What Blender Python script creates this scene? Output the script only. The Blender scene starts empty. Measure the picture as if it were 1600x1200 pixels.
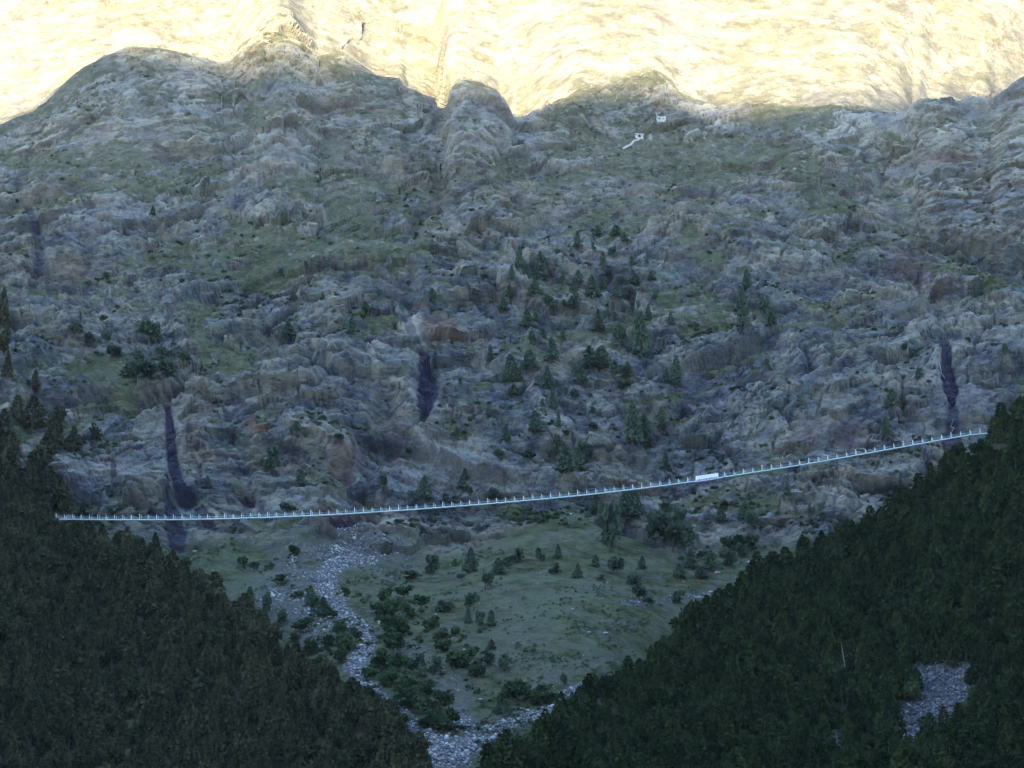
import bpy, math, random, time
import numpy as np
T0 = time.time()
SC = bpy.context.scene
COL = SC.collection
rng = np.random.default_rng(7)
random.seed(7)

# ------------------------------------------------------------------ camera
PITCH = math.radians(16.0)
F = 4364.0                                  # focal length in photo pixels (1600 wide)
cP, sP = math.cos(PITCH), math.sin(PITCH)
cam_d = bpy.data.cameras.new('camera')
cam_d.sensor_width = 36.0
cam_d.lens = F / 1600.0 * 36.0
cam_d.clip_start = 1.0
cam_d.clip_end = 20000.0
cam = bpy.data.objects.new('camera', cam_d)
COL.objects.link(cam)
cam.location = (0, 0, 0)
cam.rotation_euler = (math.pi / 2 + PITCH, 0, 0)
SC.camera = cam


def unproj(px, py, Y):
    """world point seen at photo pixel (px, py) at the distance Y"""
    u = (np.asarray(px, float) - 800.0) / F
    v = (600.0 - np.asarray(py, float)) / F
    t = Y / (cP - v * sP)
    return np.stack(np.broadcast_arrays(u * t, Y, t * (sP + v * cP)), -1)


def proj(P):
    d = P[..., 1] * cP + P[..., 2] * sP
    return 800 + F * P[..., 0] / d, 600 - F * (-P[..., 1] * sP + P[..., 2] * cP) / d


# ------------------------------------------------------------------ noise
_G = rng.normal(size=(512, 3)); _G /= np.linalg.norm(_G, axis=1)[:, None]
_G = _G.astype(np.float32)


def _hash(ix, iy, iz, seed):
    h = (ix * 374761393 + iy * 668265263 + iz * 1274126177 + seed * 1013904223) & 0xFFFFFFFF
    h = ((h ^ (h >> 13)) * 1103515245) & 0xFFFFFFFF
    return h ^ (h >> 16)


def perlin(p, seed=0):
    p = np.asarray(p, np.float32)
    i = np.floor(p).astype(np.int64)
    f = (p - i).astype(np.float32)
    w = f * f * f * (f * (f * 6 - 15) + 10)
    out = None
    for dx in (0, 1):
        wx = w[..., 0] if dx else 1 - w[..., 0]
        for dy in (0, 1):
            wy = w[..., 1] if dy else 1 - w[..., 1]
            for dz in (0, 1):
                wz = w[..., 2] if dz else 1 - w[..., 2]
                g = _G[_hash(i[..., 0] + dx, i[..., 1] + dy, i[..., 2] + dz, seed) & 511]
                d = g[..., 0] * (f[..., 0] - dx) + g[..., 1] * (f[..., 1] - dy) + g[..., 2] * (f[..., 2] - dz)
                t = d * wx * wy * wz
                out = t if out is None else out + t
    return out * 1.6


def fbm(p, wl, octs, seed=0, gain=0.5, ridged=False):
    out, a, s = 0, 1.0, 0.0
    for k in range(octs):
        n = perlin(p / (wl / 2.0 ** k), seed + 17 * k)
        if ridged:
            n = 1 - 2 * np.abs(n)
        out = out + a * n
        s += a
        a *= gain
    return out / s


def facets(a, b, size, seed, stretch=1.6, crackw=0.08, join=.12):
    """blocky rock: Voronoi cells, each with its own height and tilt -> (height, crack 0..1, cell random)"""
    qa, qb = a / (size * stretch), b / size
    ia, ib = np.floor(qa).astype(np.int64), np.floor(qb).astype(np.int64)
    d1 = np.full(qa.shape, 9.0, np.float32); d2 = d1.copy()
    hh = np.zeros(qa.shape, np.int64); ox = np.zeros(qa.shape, np.float32); oy = ox.copy()
    z = np.zeros_like(ia)
    for da in (-1, 0, 1):
        for db in (-1, 0, 1):
            h = _hash(ia + da, ib + db, z, seed)
            fx = ia + da + (h & 1023) / 1023.0
            fy = ib + db + ((h >> 10) & 1023) / 1023.0
            ex, ey = (qa - fx).astype(np.float32), (qb - fy).astype(np.float32)
            d = ex * ex + ey * ey
            n = d < d1
            d2 = np.where(n, d1, np.minimum(d2, d))
            hh = np.where(n, h, hh); ox = np.where(n, ex, ox); oy = np.where(n, ey, oy)
            d1 = np.where(n, d, d1)
    h2 = _hash(hh & 0xFFFF, hh >> 16, z, seed + 5)
    r0 = (h2 & 255) / 255.0 - .5
    tx = ((h2 >> 8) & 255) / 255.0 - .5
    ty = ((h2 >> 16) & 255) / 255.0 - .5
    e = np.sqrt(d2) - np.sqrt(d1)
    crack = np.clip(1 - e / crackw, 0, 1)
    return ((r0 + 1.9 * tx * ox + 1.9 * ty * oy - 0.30 * oy) * sstep(0, join, e)).astype(np.float32), crack.astype(np.float32), r0


def sstep(a, b, x):
    t = np.clip((x - a) / (b - a), 0, 1)
    return t * t * (3 - 2 * t)


# ------------------------------------------------------------------ mesh helpers
def link(name, me, parent=None):
    o = bpy.data.objects.new(name, me)
    COL.objects.link(o)
    if parent is not None:
        o.parent = parent
    return o


def new_mesh(name, V, Q, mats=(), attrs=None, smooth=True):
    """mesh from arrays: V (n,3), Q (m,3 or 4)"""
    V = np.ascontiguousarray(V, np.float32); Q = np.ascontiguousarray(Q, np.int32)
    k = Q.shape[1]
    me = bpy.data.meshes.new(name)
    me.vertices.add(len(V)); me.vertices.foreach_set('co', V.ravel())
    me.loops.add(Q.size); me.loops.foreach_set('vertex_index', Q.ravel())
    me.polygons.add(len(Q))
    me.polygons.foreach_set('loop_start', np.arange(0, Q.size, k, dtype=np.int32))
    me.polygons.foreach_set('loop_total', np.full(len(Q), k, np.int32))
    me.polygons.foreach_set('use_smooth', np.full(len(Q), smooth, bool))
    for m in mats:
        me.materials.append(m)
    for n, a in (attrs or {}).items():
        at = me.attributes.new(n, 'FLOAT', 'POINT')
        at.data.foreach_set('value', np.ascontiguousarray(a, np.float32).ravel())
    me.update(); me.validate()
    return me


def grid_quads(nr, nc):
    i = np.arange(nr * nc).reshape(nr, nc)
    return np.stack([i[:-1, :-1], i[:-1, 1:], i[1:, 1:], i[1:, :-1]], -1).reshape(-1, 4)


class MB:
    """collects boxes / bars / blobs into ONE mesh"""
    def __init__(s):
        s.v, s.f = [], []

    def hexa(s, pts):
        n = len(s.v); s.v += [tuple(p) for p in pts]
        s.f += [tuple(n + i for i in q) for q in ((0, 3, 2, 1), (4, 5, 6, 7), (0, 1, 5, 4), (1, 2, 6, 5), (2, 3, 7, 6), (3, 0, 4, 7))]

    def box(s, x0, x1, y0, y1, z0, z1):
        s.hexa([(x0, y0, z0), (x1, y0, z0), (x1, y1, z0), (x0, y1, z0), (x0, y0, z1), (x1, y0, z1), (x1, y1, z1), (x0, y1, z1)])

    def sweep(s, pts, w, h, side=None):
        """rectangular bar through pts, w across, h tall"""
        pts = [np.array(p, float) for p in pts]
        n0 = len(s.v)
        for i, p in enumerate(pts):
            t = pts[min(i + 1, len(pts) - 1)] - pts[max(i - 1, 0)]
            t /= np.linalg.norm(t)
            r = np.cross(t, (0, 0, 1.0))
            if np.linalg.norm(r) < 1e-3:
                r = np.array((1.0, 0, 0))
            r /= np.linalg.norm(r); u = np.cross(r, t)
            for a, b in ((-1, -1), (1, -1), (1, 1), (-1, 1)):
                s.v.append(tuple(p + r * a * w / 2 + u * b * h / 2))
        for i in range(len(pts) - 1):
            b = n0 + 4 * i
            for k in range(4):
                s.f.append((b + k, b + (k + 1) % 4, b + 4 + (k + 1) % 4, b + 4 + k))
        s.f.append((n0 + 3, n0 + 2, n0 + 1, n0)); e = n0 + 4 * (len(pts) - 1); s.f.append((e, e + 1, e + 2, e + 3))

    def mesh(s, name, mat, smooth=False):
        me = bpy.data.meshes.new(name)
        me.from_pydata(s.v, [], s.f)
        me.materials.append(mat)
        for p in me.polygons:
            p.use_smooth = smooth
        me.update()
        return me


def tag(o, label=None, cat=None, group=None, kind=None):
    for k, v in (('label', label), ('category', cat), ('group', group), ('kind', kind)):
        if v:
            o[k] = v
    return o


def empty(name, loc, rz=0.0):
    o = bpy.data.objects.new(name, None)
    o.empty_display_size = 0.5
    COL.objects.link(o)
    o.location = loc
    o.rotation_euler = (0, 0, rz)
    return o


# ------------------------------------------------------------------ materials
class NT:
    def __init__(s, name):
        s.m = bpy.data.materials.new(name); s.m.use_nodes = True
        s.t = s.m.node_tree; s.t.nodes.clear()
        s.out = s.n('ShaderNodeOutputMaterial')

    def n(s, typ, **kw):
        nd = s.t.nodes.new(typ)
        for k, v in kw.items():
            setattr(nd, k, v)
        return nd

    def l(s, a, b):
        s.t.links.new(a, b)

    def val(s, sock, v):
        if hasattr(v, 'is_linked') or hasattr(v, 'links'):
            s.l(v, sock)
        else:
            sock.default_value = v

    def attr(s, name):
        return s.n('ShaderNodeAttribute', attribute_name=name).outputs['Fac']

    def coords(s):
        return s.n('ShaderNodeTexCoord').outputs['Object']

    def noise(s, vec, scale, detail=4, rough=0.55, dist=0.0):
        nd = s.n('ShaderNodeTexNoise')
        s.l(vec, nd.inputs['Vector'])
        nd.inputs['Scale'].default_value = scale; nd.inputs['Detail'].default_value = detail
        nd.inputs['Roughness'].default_value = rough; nd.inputs['Distortion'].default_value = dist
        return nd.outputs['Fac']

    def ramp(s, fac, stops):
        nd = s.n('ShaderNodeValToRGB')
        s.l(fac, nd.inputs['Fac'])
        e = nd.color_ramp.elements
        while len(e) < len(stops):
            e.new(0.5)
        for k, (p, c) in enumerate(stops):
            e[k].position = p
            e[k].color = (*c, 1) if isinstance(c, tuple) else (c, c, c, 1)
        return nd.outputs['Color']

    def mix(s, fac, a, b, mode='MIX'):
        nd = s.n('ShaderNodeMix', data_type='RGBA', blend_type=mode)
        s.val(nd.inputs[0], fac)
        for sock, v in ((nd.inputs[6], a), (nd.inputs[7], b)):
            s.val(sock, (*v, 1) if isinstance(v, tuple) and len(v) == 3 else v)
        return nd.outputs[2]

    def math(s, op, a, b=0.0, clamp=False):
        nd = s.n('ShaderNodeMath', operation=op, use_clamp=clamp)
        s.val(nd.inputs[0], a); s.val(nd.inputs[1], b)
        return nd.outputs[0]

    def bsdf(s, color, rough=0.9, spec=0.2, normal=None, metallic=0.0):
        nd = s.n('ShaderNodeBsdfPrincipled')
        s.val(nd.inputs['Base Color'], (*color, 1) if isinstance(color, tuple) else color)
        s.val(nd.inputs['Roughness'], rough)
        nd.inputs['Specular IOR Level'].default_value = spec
        nd.inputs['Metallic'].default_value = metallic
        if normal is not None:
            s.l(normal, nd.inputs['Normal'])
        s.l(nd.outputs[0], s.out.inputs['Surface'])
        return nd

    def bump(s, h, strength, dist):
        nd = s.n('ShaderNodeBump')
        nd.inputs['Strength'].default_value = strength; nd.inputs['Distance'].default_value = dist
        s.l(h, nd.inputs['Height'])
        return nd.outputs['Normal']


def mat_terrain():
    s = NT('mountain_rock_and_grass')
    co = s.coords()
    # rock: blue-grey gneiss, tan weathered faces, pale scars, dark lichen, painted crevice shade
    n1 = s.noise(co, 1 / 48.0, 5, .62, .6)
    n2 = s.noise(co, 1 / 13.0, 6, .66, .5)
    n3 = s.noise(co, 1 / 2.6, 4, .75)
    n4 = s.noise(co, 1 / 30.0, 4, .6, .8)
    map_ = s.n('ShaderNodeMapping'); s.l(co, map_.inputs['Vector'])
    map_.inputs['Rotation'].default_value = (0.55, 0.62, 0)
    map_.inputs['Scale'].default_value = (0.42, 0.42, 1.0)
    strat = s.noise(map_.outputs[0], 1 / 3.6, 6, .72, .9)
    rock = s.ramp(n1, [(.36, (.088, .094, .136)), (.46, (.122, .132, .142)), (.54, (.168, .166, .132)), (.64, (.172, .150, .134))])
    rock = s.mix(s.ramp(n4, [(.50, 0.0), (.60, .75)]), rock, (.090, .130, .140))
    rock = s.mix(s.ramp(n2, [(.48, 0.0), (.62, .6)]), rock, (.190, .185, .160))
    rock = s.mix(s.ramp(n2, [(.38, .92), (.47, 0.0)]), rock, (.052, .056, .080))
    rock = s.mix(s.ramp(strat, [(.54, 0.0), (.70, .6)]), rock, (.30, .29, .255))
    rock = s.mix(s.ramp(strat, [(.36, .97), (.46, 0.0)]), rock, (.028, .030, .042))  # short dark streaks: crevice shade drawn into the colour
    rock = s.mix(s.ramp(n3, [(.60, 0.0), (.76, .6)]), rock, (.36, .35, .31))
    rock = s.mix(s.ramp(n3, [(.28, .7), (.42, 0.0)]), rock, (.055, .056, .068))
    rock = s.mix(.8, rock, s.ramp(s.attr('blk'), [(.08, (.46, .47, .54)), (.5, (.92, .92, .93)), (.92, (1.28, 1.26, 1.20))]), 'MULTIPLY')
    tone = s.attr('tone')
    rock = s.mix(s.math('MULTIPLY', tone, .75), rock, (.40, .375, .335))
    rock = s.mix(s.math('MULTIPLY', s.attr('crack'), .92), rock, (.030, .030, .042))  # shade inside the cracks painted into the rock colour
    rock = s.mix(s.math('MULTIPLY', s.attr('dry'), .92), rock, s.mix(.5, rock, (.34, .285, .20), 'ADD'))  # warm bounce light painted onto the upper rock as pale tan
    rust = s.attr('rust')
    rock = s.mix(s.math('MULTIPLY', rust, .8), rock, (.16, .085, .06))
    # grass and dwarf shrubs
    g1 = s.noise(co, 1 / 9.0, 5, .65)
    g2 = s.noise(co, 1 / 34.0, 5, .7)
    grass = s.ramp(g1, [(.36, (.018, .025, .009)), (.5, (.050, .059, .021)), (.62, (.094, .092, .040))])
    grass = s.mix(s.ramp(g2, [(.44, 0.0), (.60, .5)]), grass, (.118, .145, .095))
    dry_glow_c = s.ramp(g1, [(.34, (.074, .074, .048)), (.5, (.132, .124, .080)), (.68, (.205, .185, .130))])
    grass = s.mix(s.attr('dry'), grass, dry_glow_c)  # dry grass colour, partly the same painted glow
    grass = s.mix(s.ramp(n3, [(.60, 0.0), (.75, .45)]), grass, (.26, .26, .24))
    grass = s.mix(s.ramp(n3, [(.27, .6), (.40, 0.0)]), grass, (.022, .030, .020))
    col = s.mix(s.attr('grass'), rock, grass)
    dirt = s.ramp(s.noise(co, 1 / 2.5, 5, .7), [(.3, (.055, .055, .048)), (.55, (.105, .102, .086)), (.75, (.20, .195, .18))])
    col = s.mix(s.attr('dirt'), col, dirt)
    sc = s.ramp(s.noise(co, 1 / 2.2, 5, .75), [(.34, (.035, .038, .044)), (.5, (.105, .110, .125)), (.66, (.26, .26, .28))])
    col = s.mix(s.attr('scree'), col, sc)
    wet = s.attr('wet')
    col = s.mix(s.math('MULTIPLY', wet, .97), col, (.017, .015, .042))
    h = s.math('ADD', s.math('MULTIPLY', n3, .7), s.math('MULTIPLY', strat, 1.2))
    s.bsdf(col, s.math('SUBTRACT', .92, s.math('MULTIPLY', wet, .15)), .2, s.bump(h, .8, 1.8))
    return s.m


def mat_ground():
    s = NT('forest_floor')
    co = s.coords()
    c = s.ramp(s.noise(co, 1 / 6.0, 5, .65), [(.3, (.020, .022, .014)), (.55, (.045, .046, .028)), (.75, (.09, .085, .06))])
    sc = s.ramp(s.noise(co, 1 / 2.0, 5, .75), [(.32, (.03, .032, .04)), (.52, (.075, .08, .10)), (.68, (.20, .20, .22))])  # rubble colour darkened for the shade among the trees
    c = s.mix(s.attr('scree'), c, sc)
    s.bsdf(c, .95, .15, s.bump(s.noise(co, 1 / 1.5, 4, .6), .6, .8))
    return s.m


def mat_foliage(name, dark, mid, light):
    s = NT(name)
    co = s.coords()
    t = s.attr('tint')
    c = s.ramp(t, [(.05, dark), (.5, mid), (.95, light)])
    d = s.n('ShaderNodeBsdfDiffuse'); s.l(c, d.inputs['Color'])
    tr = s.n('ShaderNodeBsdfTranslucent'); s.l(c, tr.inputs['Color'])
    mx = s.n('ShaderNodeMixShader'); mx.inputs[0].default_value = .22
    s.l(d.outputs[0], mx.inputs[1]); s.l(tr.outputs[0], mx.inputs[2])
    s.l(mx.outputs[0], s.out.inputs['Surface'])
    return s.m


def mat_plain(name, a, b, scale, rough=.8, spec=.3, metallic=0.0, bump=0.0):
    s = NT(name)
    co = s.coords()
    n = s.noise(co, scale, 4, .6)
    c = s.ramp(n, [(.3, a), (.7, b)])
    s.bsdf(c, rough, spec, s.bump(n, .5, bump) if bump else None, metallic)
    return s.m


M_TER = mat_terrain()
M_GRD = mat_ground()
M_PINE = mat_foliage('pine_needles', (.014, .025, .010), (.029, .047, .018), (.056, .076, .028))
M_LARCH = mat_foliage('larch_needles', (.030, .038, .022), (.058, .062, .034), (.096, .091, .050))
M_CLIFF = mat_foliage('mountain_pine_needles', (.054, .084, .064), (.084, .120, .080), (.120, .155, .098))
M_ALDER = mat_foliage('alder_leaves', (.042, .072, .038), (.066, .104, .050), (.100, .140, .066))
M_BARK = mat_plain('bark', (.05, .042, .035), (.10, .085, .07), .8)
M_DEAD = mat_plain('bleached_wood', (.15, .14, .13), (.26, .25, .23), .6)
M_STEEL = mat_plain('galvanised_steel', (.68, .87, .95), (.78, .94, .98), .4, .5, .5)
M_GRID = mat_plain('steel_grating', (.66, .85, .93), (.78, .92, .97), .7, .55, .5)
M_STONE = mat_plain('boulder_stone', (.20, .20, .21), (.46, .45, .43), .35, .9, .2, 0, .3)


def mat_stones(name, stops):
    s = NT(name)
    g = s.n('ShaderNodeNewGeometry').outputs['Random Per Island']
    s.bsdf(s.ramp(g, stops), .9, .2)
    return s.m


M_SCREE = mat_stones('scree_stone', [(0, (.07, .072, .08)), (.45, (.185, .19, .20)), (.8, (.35, .355, .36)), (1, (.60, .60, .60))])
M_SCREE2 = mat_stones('shaded_scree_stone', [(0, (.025, .027, .036)), (.5, (.072, .076, .090)), (.85, (.14, .145, .16)), (1, (.30, .30, .31))])  # darker copy of the scree stone, tree shade put into its colour
M_LIME = mat_plain('pale_masonry', (.42, .41, .37), (.64, .62, .56), .9, .9, .2, 0, .15)
M_DARK = mat_plain('dark_interior', (.012, .012, .014), (.03, .03, .032), 1.0, .95, .1)
M_BAN = mat_plain('white_banner_cloth', (.80, .81, .92), (.90, .90, .96), .3, .7, .2)
M_BANB = mat_plain('blue_banner_print', (.10, .14, .36), (.22, .28, .52), 1.3, .7, .2)
M_WATER = mat_plain('falling_white_water', (.26, .29, .34), (.44, .48, .54), .3, .35, .5)
M_VAL = mat_plain('valley_meadow', (.05, .075, .03), (.11, .125, .055), .02, .95, .1)

# ------------------------------------------------------------------ the main mountainside (one sheet)
NC = 1290
PX = np.linspace(-320, 1920, NC)


def cur(pts, x=PX, smooth=0):
    a = np.array(pts, float)
    y = np.interp(x, a[:, 0], a[:, 1])
    if smooth:
        k = np.hanning(smooth * 2 + 3); k /= k.sum()
        y = np.convolve(np.pad(y, smooth + 1, 'edge'), k, 'valid')
    return y


YB = [(-400, 2560), (-100, 2330), (0, 2250), (100, 2140), (200, 2040), (400, 1860), (600, 1720), (720, 1655), (830, 1610)]


def Yb(py):
    a = np.array(YB, float)
    return np.interp(py, a[:, 0], a[:, 1])


crest = cur([(-320, 235), (-100, 215), (0, 192), (50, 168), (90, 135), (130, 104), (165, 86), (205, 74), (250, 76), (300, 88), (345, 102),
             (368, 92), (392, 66), (414, 36), (436, 8), (452, 14), (468, 38), (486, 62), (496, 78), (520, 84), (560, 98), (590, 112), (626, 116), (634, 130),
             (655, 140), (675, 152), (688, 166), (698, 166), (705, 136), (722, 124), (750, 128), (776, 142), (788, 162), (797, 180), (815, 186),
             (840, 172), (900, 140), (960, 128), (1020, 108), (1060, 150), (1120, 176), (1200, 168), (1300, 168), (1400, 186),
             (1424, 184), (1432, 164), (1450, 156), (1480, 151), (1505, 158), (1530, 160), (1552, 168), (1570, 152), (1600, 128), (1660, 92), (1920, 20)], smooth=2)
dip = cur([(-320, 1), (370, .9), (410, .5), (500, .5), (580, .85), (690, 1), (700, .7), (780, .7), (800, .4), (850, .12), (900, .05), (1340, .05), (1400, .25), (1450, .7), (1540, .8), (1552, .9), (1600, 1.2), (1920, 1.3)], smooth=6)
cY = cur([(-320, 2030), (0, 2030), (210, 2065), (360, 2085), (385, 2094), (440, 2104), (490, 2098), (530, 2084), (690, 2040), (702, 2020), (780, 2030), (830, 2055), (900, 2062), (1020, 2078),
          (1060, 2062), (1200, 2050), (1330, 2040), (1440, 2000), (1530, 2000), (1570, 1985), (1600, 1980), (1920, 1960)], smooth=6)
base = cur([(-320, 850), (100, 850), (270, 862), (330, 850), (480, 850), (540, 862), (620, 880), (700, 872), (780, 842), (860, 826), (950, 830), (1100, 855), (1250, 850), (1400, 860), (1920, 860)], smooth=12)
one = np.ones(NC)
back = 230 * (1 - sstep(250, 560, PX)) + 190 * sstep(880, 1180, PX)     # the face stands well behind the wooded spurs
kn = [(1400 * one, 1065 + back, 6), (1200 * one, 1165 + back * .95, 60), (1000 * one, 1350 + back * .62, 125), (base, 1605 * one, 110), (base - 60, 1632 * one, 44),
      (600 * one, 1722 * one, 110), (400 * one, 1862 * one, 128)]
c1 = crest + 110
y1 = np.minimum(Yb(c1), cY - 70)
kn += [(c1, y1, 118), (crest + 26, cY - 30, 60), (crest, cY, 24), (crest + 26 * dip, cY + 55 * dip + 6, 16), (crest - 8 * (1 - np.minimum(dip, 1)), cY + 150 * dip + 16, 50),
       (-80 * one + np.minimum(crest, 60) * 0, cur([(-320, 2300), (640, 2300), (900, 2272), (1300, 2262), (1600, 2250), (1920, 2240)], smooth=30), 150), (-300 * one, 2560 * one, 50), (-620 * one, 2950 * one, 30)]
KP = np.stack([k[0] for k in kn]); KY = np.stack([k[1] for k in kn])
cnt = [k[2] for k in kn[1:]]
sv = np.concatenate([[0.0]] + [k + (np.arange(c) + 1) / c for k, c in enumerate(cnt)])
NR = len(sv)


def catmull(K, sv):
    i = np.minimum(sv.astype(int), len(K) - 2); t = (sv - i)[:, None]
    a = K[np.maximum(i - 1, 0)]; b = K[i]; c = K[i + 1]; d = K[np.minimum(i + 2, len(K) - 1)]
    # limited tangents keep the profile free of overshoots
    m1 = .5 * (c - a); m2 = .5 * (d - b); s_ = c - b
    lim = lambda m: np.where(m * s_ <= 0, 0, np.sign(m) * np.minimum(np.abs(m), 2.0 * np.abs(s_)))
    m1, m2 = lim(m1), lim(m2)
    return (2 * t**3 - 3 * t**2 + 1) * b + (t**3 - 2 * t**2 + t) * m1 + (-2 * t**3 + 3 * t**2) * c + (t**3 - t**2) * m2


GP = catmull(KP, sv); GY = catmull(KY, sv)
GX = np.broadcast_to(PX, GP.shape)
B = unproj(GX, GP, GY)                        # smooth base surface


def normals(P):
    dr = np.gradient(P, axis=0); dc = np.gradient(P, axis=1)
    n = np.cross(dc, dr); n /= np.linalg.norm(n, axis=-1, keepdims=True) + 1e-9
    return n


NB = normals(B)
vis_front = sv[:, None] < 9.3                 # the face below the crest


def seg_dist(path, wid):
    """distance (in widths) of every grid point from a drawn line, photo pixels"""
    out = np.full(GP.shape, 99.0, np.float32)
    for (x0, y0), (x1, y1), w0, w1 in zip(path[:-1], path[1:], wid[:-1], wid[1:]):
        dx, dy = x1 - x0, y1 - y0
        t = np.clip(((GX - x0) * dx + (GP - y0) * dy) / (dx * dx + dy * dy + 1e-9), 0, 1)
        d = np.hypot(GX - x0 - t * dx, GP - y0 - t * dy) / (w0 + (w1 - w0) * t)
        out = np.minimum(out, d)
    return np.where(vis_front, out, 99.0)


def blob(cx, cy, rx, ry, rot=0.0):
    c, s = math.cos(math.radians(rot)), math.sin(math.radians(rot))
    x, y = GX - cx, GP - cy
    d = np.hypot((x * c + y * s) / rx, (-x * s + y * c) / ry)
    return np.where(vis_front, d, 99.0)


soft = 0.45 * fbm(B, 26, 4, 91) + .25 * fbm(B, 6, 2, 77)      # roughens every drawn edge
cliff = sstep(-14, 26, base[None, :] - GP + 60 * fbm(B, 60, 3, 5))      # 1 on the rock face, 0 on the fan below
edge = .55 * fbm(B, 7, 3, 78, .7)
up_lit = sstep(10.2, 11.2, sv)[:, None]
ARC = np.concatenate([np.zeros((1, NC)), np.cumsum(np.linalg.norm(np.diff(B, axis=0), axis=-1), axis=0)])
ARC = ARC - ARC[int(np.argmin(np.abs(sv - 5)))][None, :]      # metres up the slope, so that blocks keep their size on every steepness
bend1, bend2 = 22 * fbm(B, 170, 2, 3), 22 * fbm(B, 170, 2, 4)
reg = fbm(B, 210, 2, 6) + .15 * fbm(B, 30, 2, 8) > 0         # two joint systems, each dipping its own way
th = np.where(reg, .38, -.20)
A_ = B[..., 0] * np.cos(th) + ARC * np.sin(th) + bend1
S_ = -B[..., 0] * np.sin(th) + ARC * np.cos(th) + bend2
wp = 5 * fbm(B, 45, 2, 21); wq = 5 * fbm(B, 45, 2, 22)
wr = .7 * fbm(B, 7, 2, 23); ws = .7 * fbm(B, 7, 2, 24)

f1, k1, r1 = facets(A_ + wp, S_ + wq, 46, 11, 2.0, .04)
f2, k2, r2 = facets(A_ + wp * .6 + wr, S_ + wq * .6 + ws, 15, 12, 2.0, .075)
f3, k3, r3 = facets(A_ + wr * 1.5, S_ + ws * 1.5, 5.5, 13, 1.9, .12)
f4, k4, r4 = facets(A_ + wr, S_ + ws, 2.6, 14, 2.0, .10)
saw = S_ / 17.0 + .7 * fbm(B, 60, 2, 27) + .55 * r1
saw = saw - np.floor(saw)
led = np.where(saw < .8, saw / .8, (1 - saw) / .2) * sstep(-.2, .25, fbm(B, 48, 2, 29))
saw2 = S_ / 6.0 + .5 * fbm(B, 22, 2, 28) + .9 * r2
saw2 = saw2 - np.floor(saw2)
led2 = np.where(saw2 < .75, saw2 / .75, (1 - saw2) / .25) * sstep(-.2, .2, fbm(B, 20, 2, 30))
disp = 17 * fbm(B, 190, 3, 1, .5) + 4.5 * fbm(B * [1, 1, .8], 62, 3, 2, .55, True)
rough = 14.0 * f1 + 5.0 * f2 + 2.2 * f3 + 1.1 * f4 + .8 * fbm(B, 14, 4, 31, .65) - 1.3 * k2 - .8 * k3 - 1.5 * k1 - 1.1 * led - .35 * led2 + 3.4 * fbm(np.stack([B[..., 0] + .2 * ARC, .2 * ARC, 0 * ARC], -1), 34, 3, 171, .6, True)
rough = rough * (1 - .35 * sstep(430, 200, GP))
gentle = 1.6 * fbm(B, 30, 4, 41, .5) + .5 * fbm(B, 4, 2, 42)
# parts of the face that are smoother, grassed shoulders
shoulder = np.zeros(GP.shape)
GRASS = [(1020, 122, 60, 16, -10, .9), (890, 150, 80, 16, -25, 1.0), (1180, 150, 120, 20, 6, .8), (60, 160, 80, 14, -34, .8), (500, 395, 170, 34, 8, 1.0), (420, 420, 120, 26, -4, .8), (560, 350, 60, 40, 20, .6), (250, 292, 150, 14, -10, .8), (150, 260, 90, 14, -4, .6), (60, 250, 70, 16, 6, .6),
         (1150, 262, 150, 44, 6, 1.0), (1010, 240, 90, 24, -8, .9), (1230, 170, 70, 34, 10, .8), (1270, 300, 80, 34, 30, .7), (1530, 432, 76, 14, 6, 1.0), (900, 230, 60, 20, -20, .5),
         (1080, 470, 60, 26, 10, .7), (1100, 510, 60, 18, 0, .6), (1090, 395, 40, 14, 16, .6), (860, 455, 60, 18, -10, .5), (900, 175, 60, 14, -28, .9), (800, 260, 26, 26, 0, .9), (690, 290, 26, 30, 0, .6),
         (350, 560, 60, 30, 10, .5), (150, 605, 70, 40, 20, .5), (30, 700, 40, 14, 0, .8), (580, 560, 20, 40, 0, .3), (1000, 640, 40, 10, -12, .5), (200, 590, 40, 14, 10, .6),
         (300, 400, 80, 20, -6, .6), (640, 340, 50, 50, 0, .5), (460, 300, 60, 16, 20, .5), (380, 180, 50, 18, 30, .5), (560, 120, 60, 12, 12, .8), (110, 800, 60, 14, 0, .8), (190, 785, 30, 16, -30, .7),
         (1165, 790, 90, 22, 8, .6), (1250, 800, 60, 20, 8, .5), (860, 795, 70, 12, -4, .8), (60, 330, 40, 20, 0, .4), (940, 330, 70, 20, 0, .4), (1320, 420, 60, 24, 40, .3)]
for (cx, cy, rx, ry, rot, w) in GRASS:
    shoulder = np.maximum(shoulder, w * sstep(1.35, .55, blob(cx, cy, rx, ry, rot) + soft))
gn = fbm(B, 58, 4, 61, .6); gn2 = fbm(B, 7, 3, 62, .65); gn3 = fbm(B, 20, 3, 63, .65)


def blur(a, n):
    k_ = np.hanning(n + 2)[1:-1]; k_ /= k_.sum(); h_ = n // 2
    for ax in (0, 1):
        p_ = np.pad(a, [(h_, h_) if q_ == ax else (0, 0) for q_ in (0, 1)], 'edge')
        o_ = 0
        for i_ in range(n):
            o_ = o_ + k_[i_] * np.take(p_, np.arange(i_, i_ + a.shape[ax]), ax)
        a = o_
    return a


coarse = disp + 11.0 * f1 + 8.0 * f2 - 1.7 * led
upS = normals(B + NB * blur(coarse, 9)[..., None])[..., 2]
upS = upS - np.median(upS[(sv > 3.4) & (sv < 9)])
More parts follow.
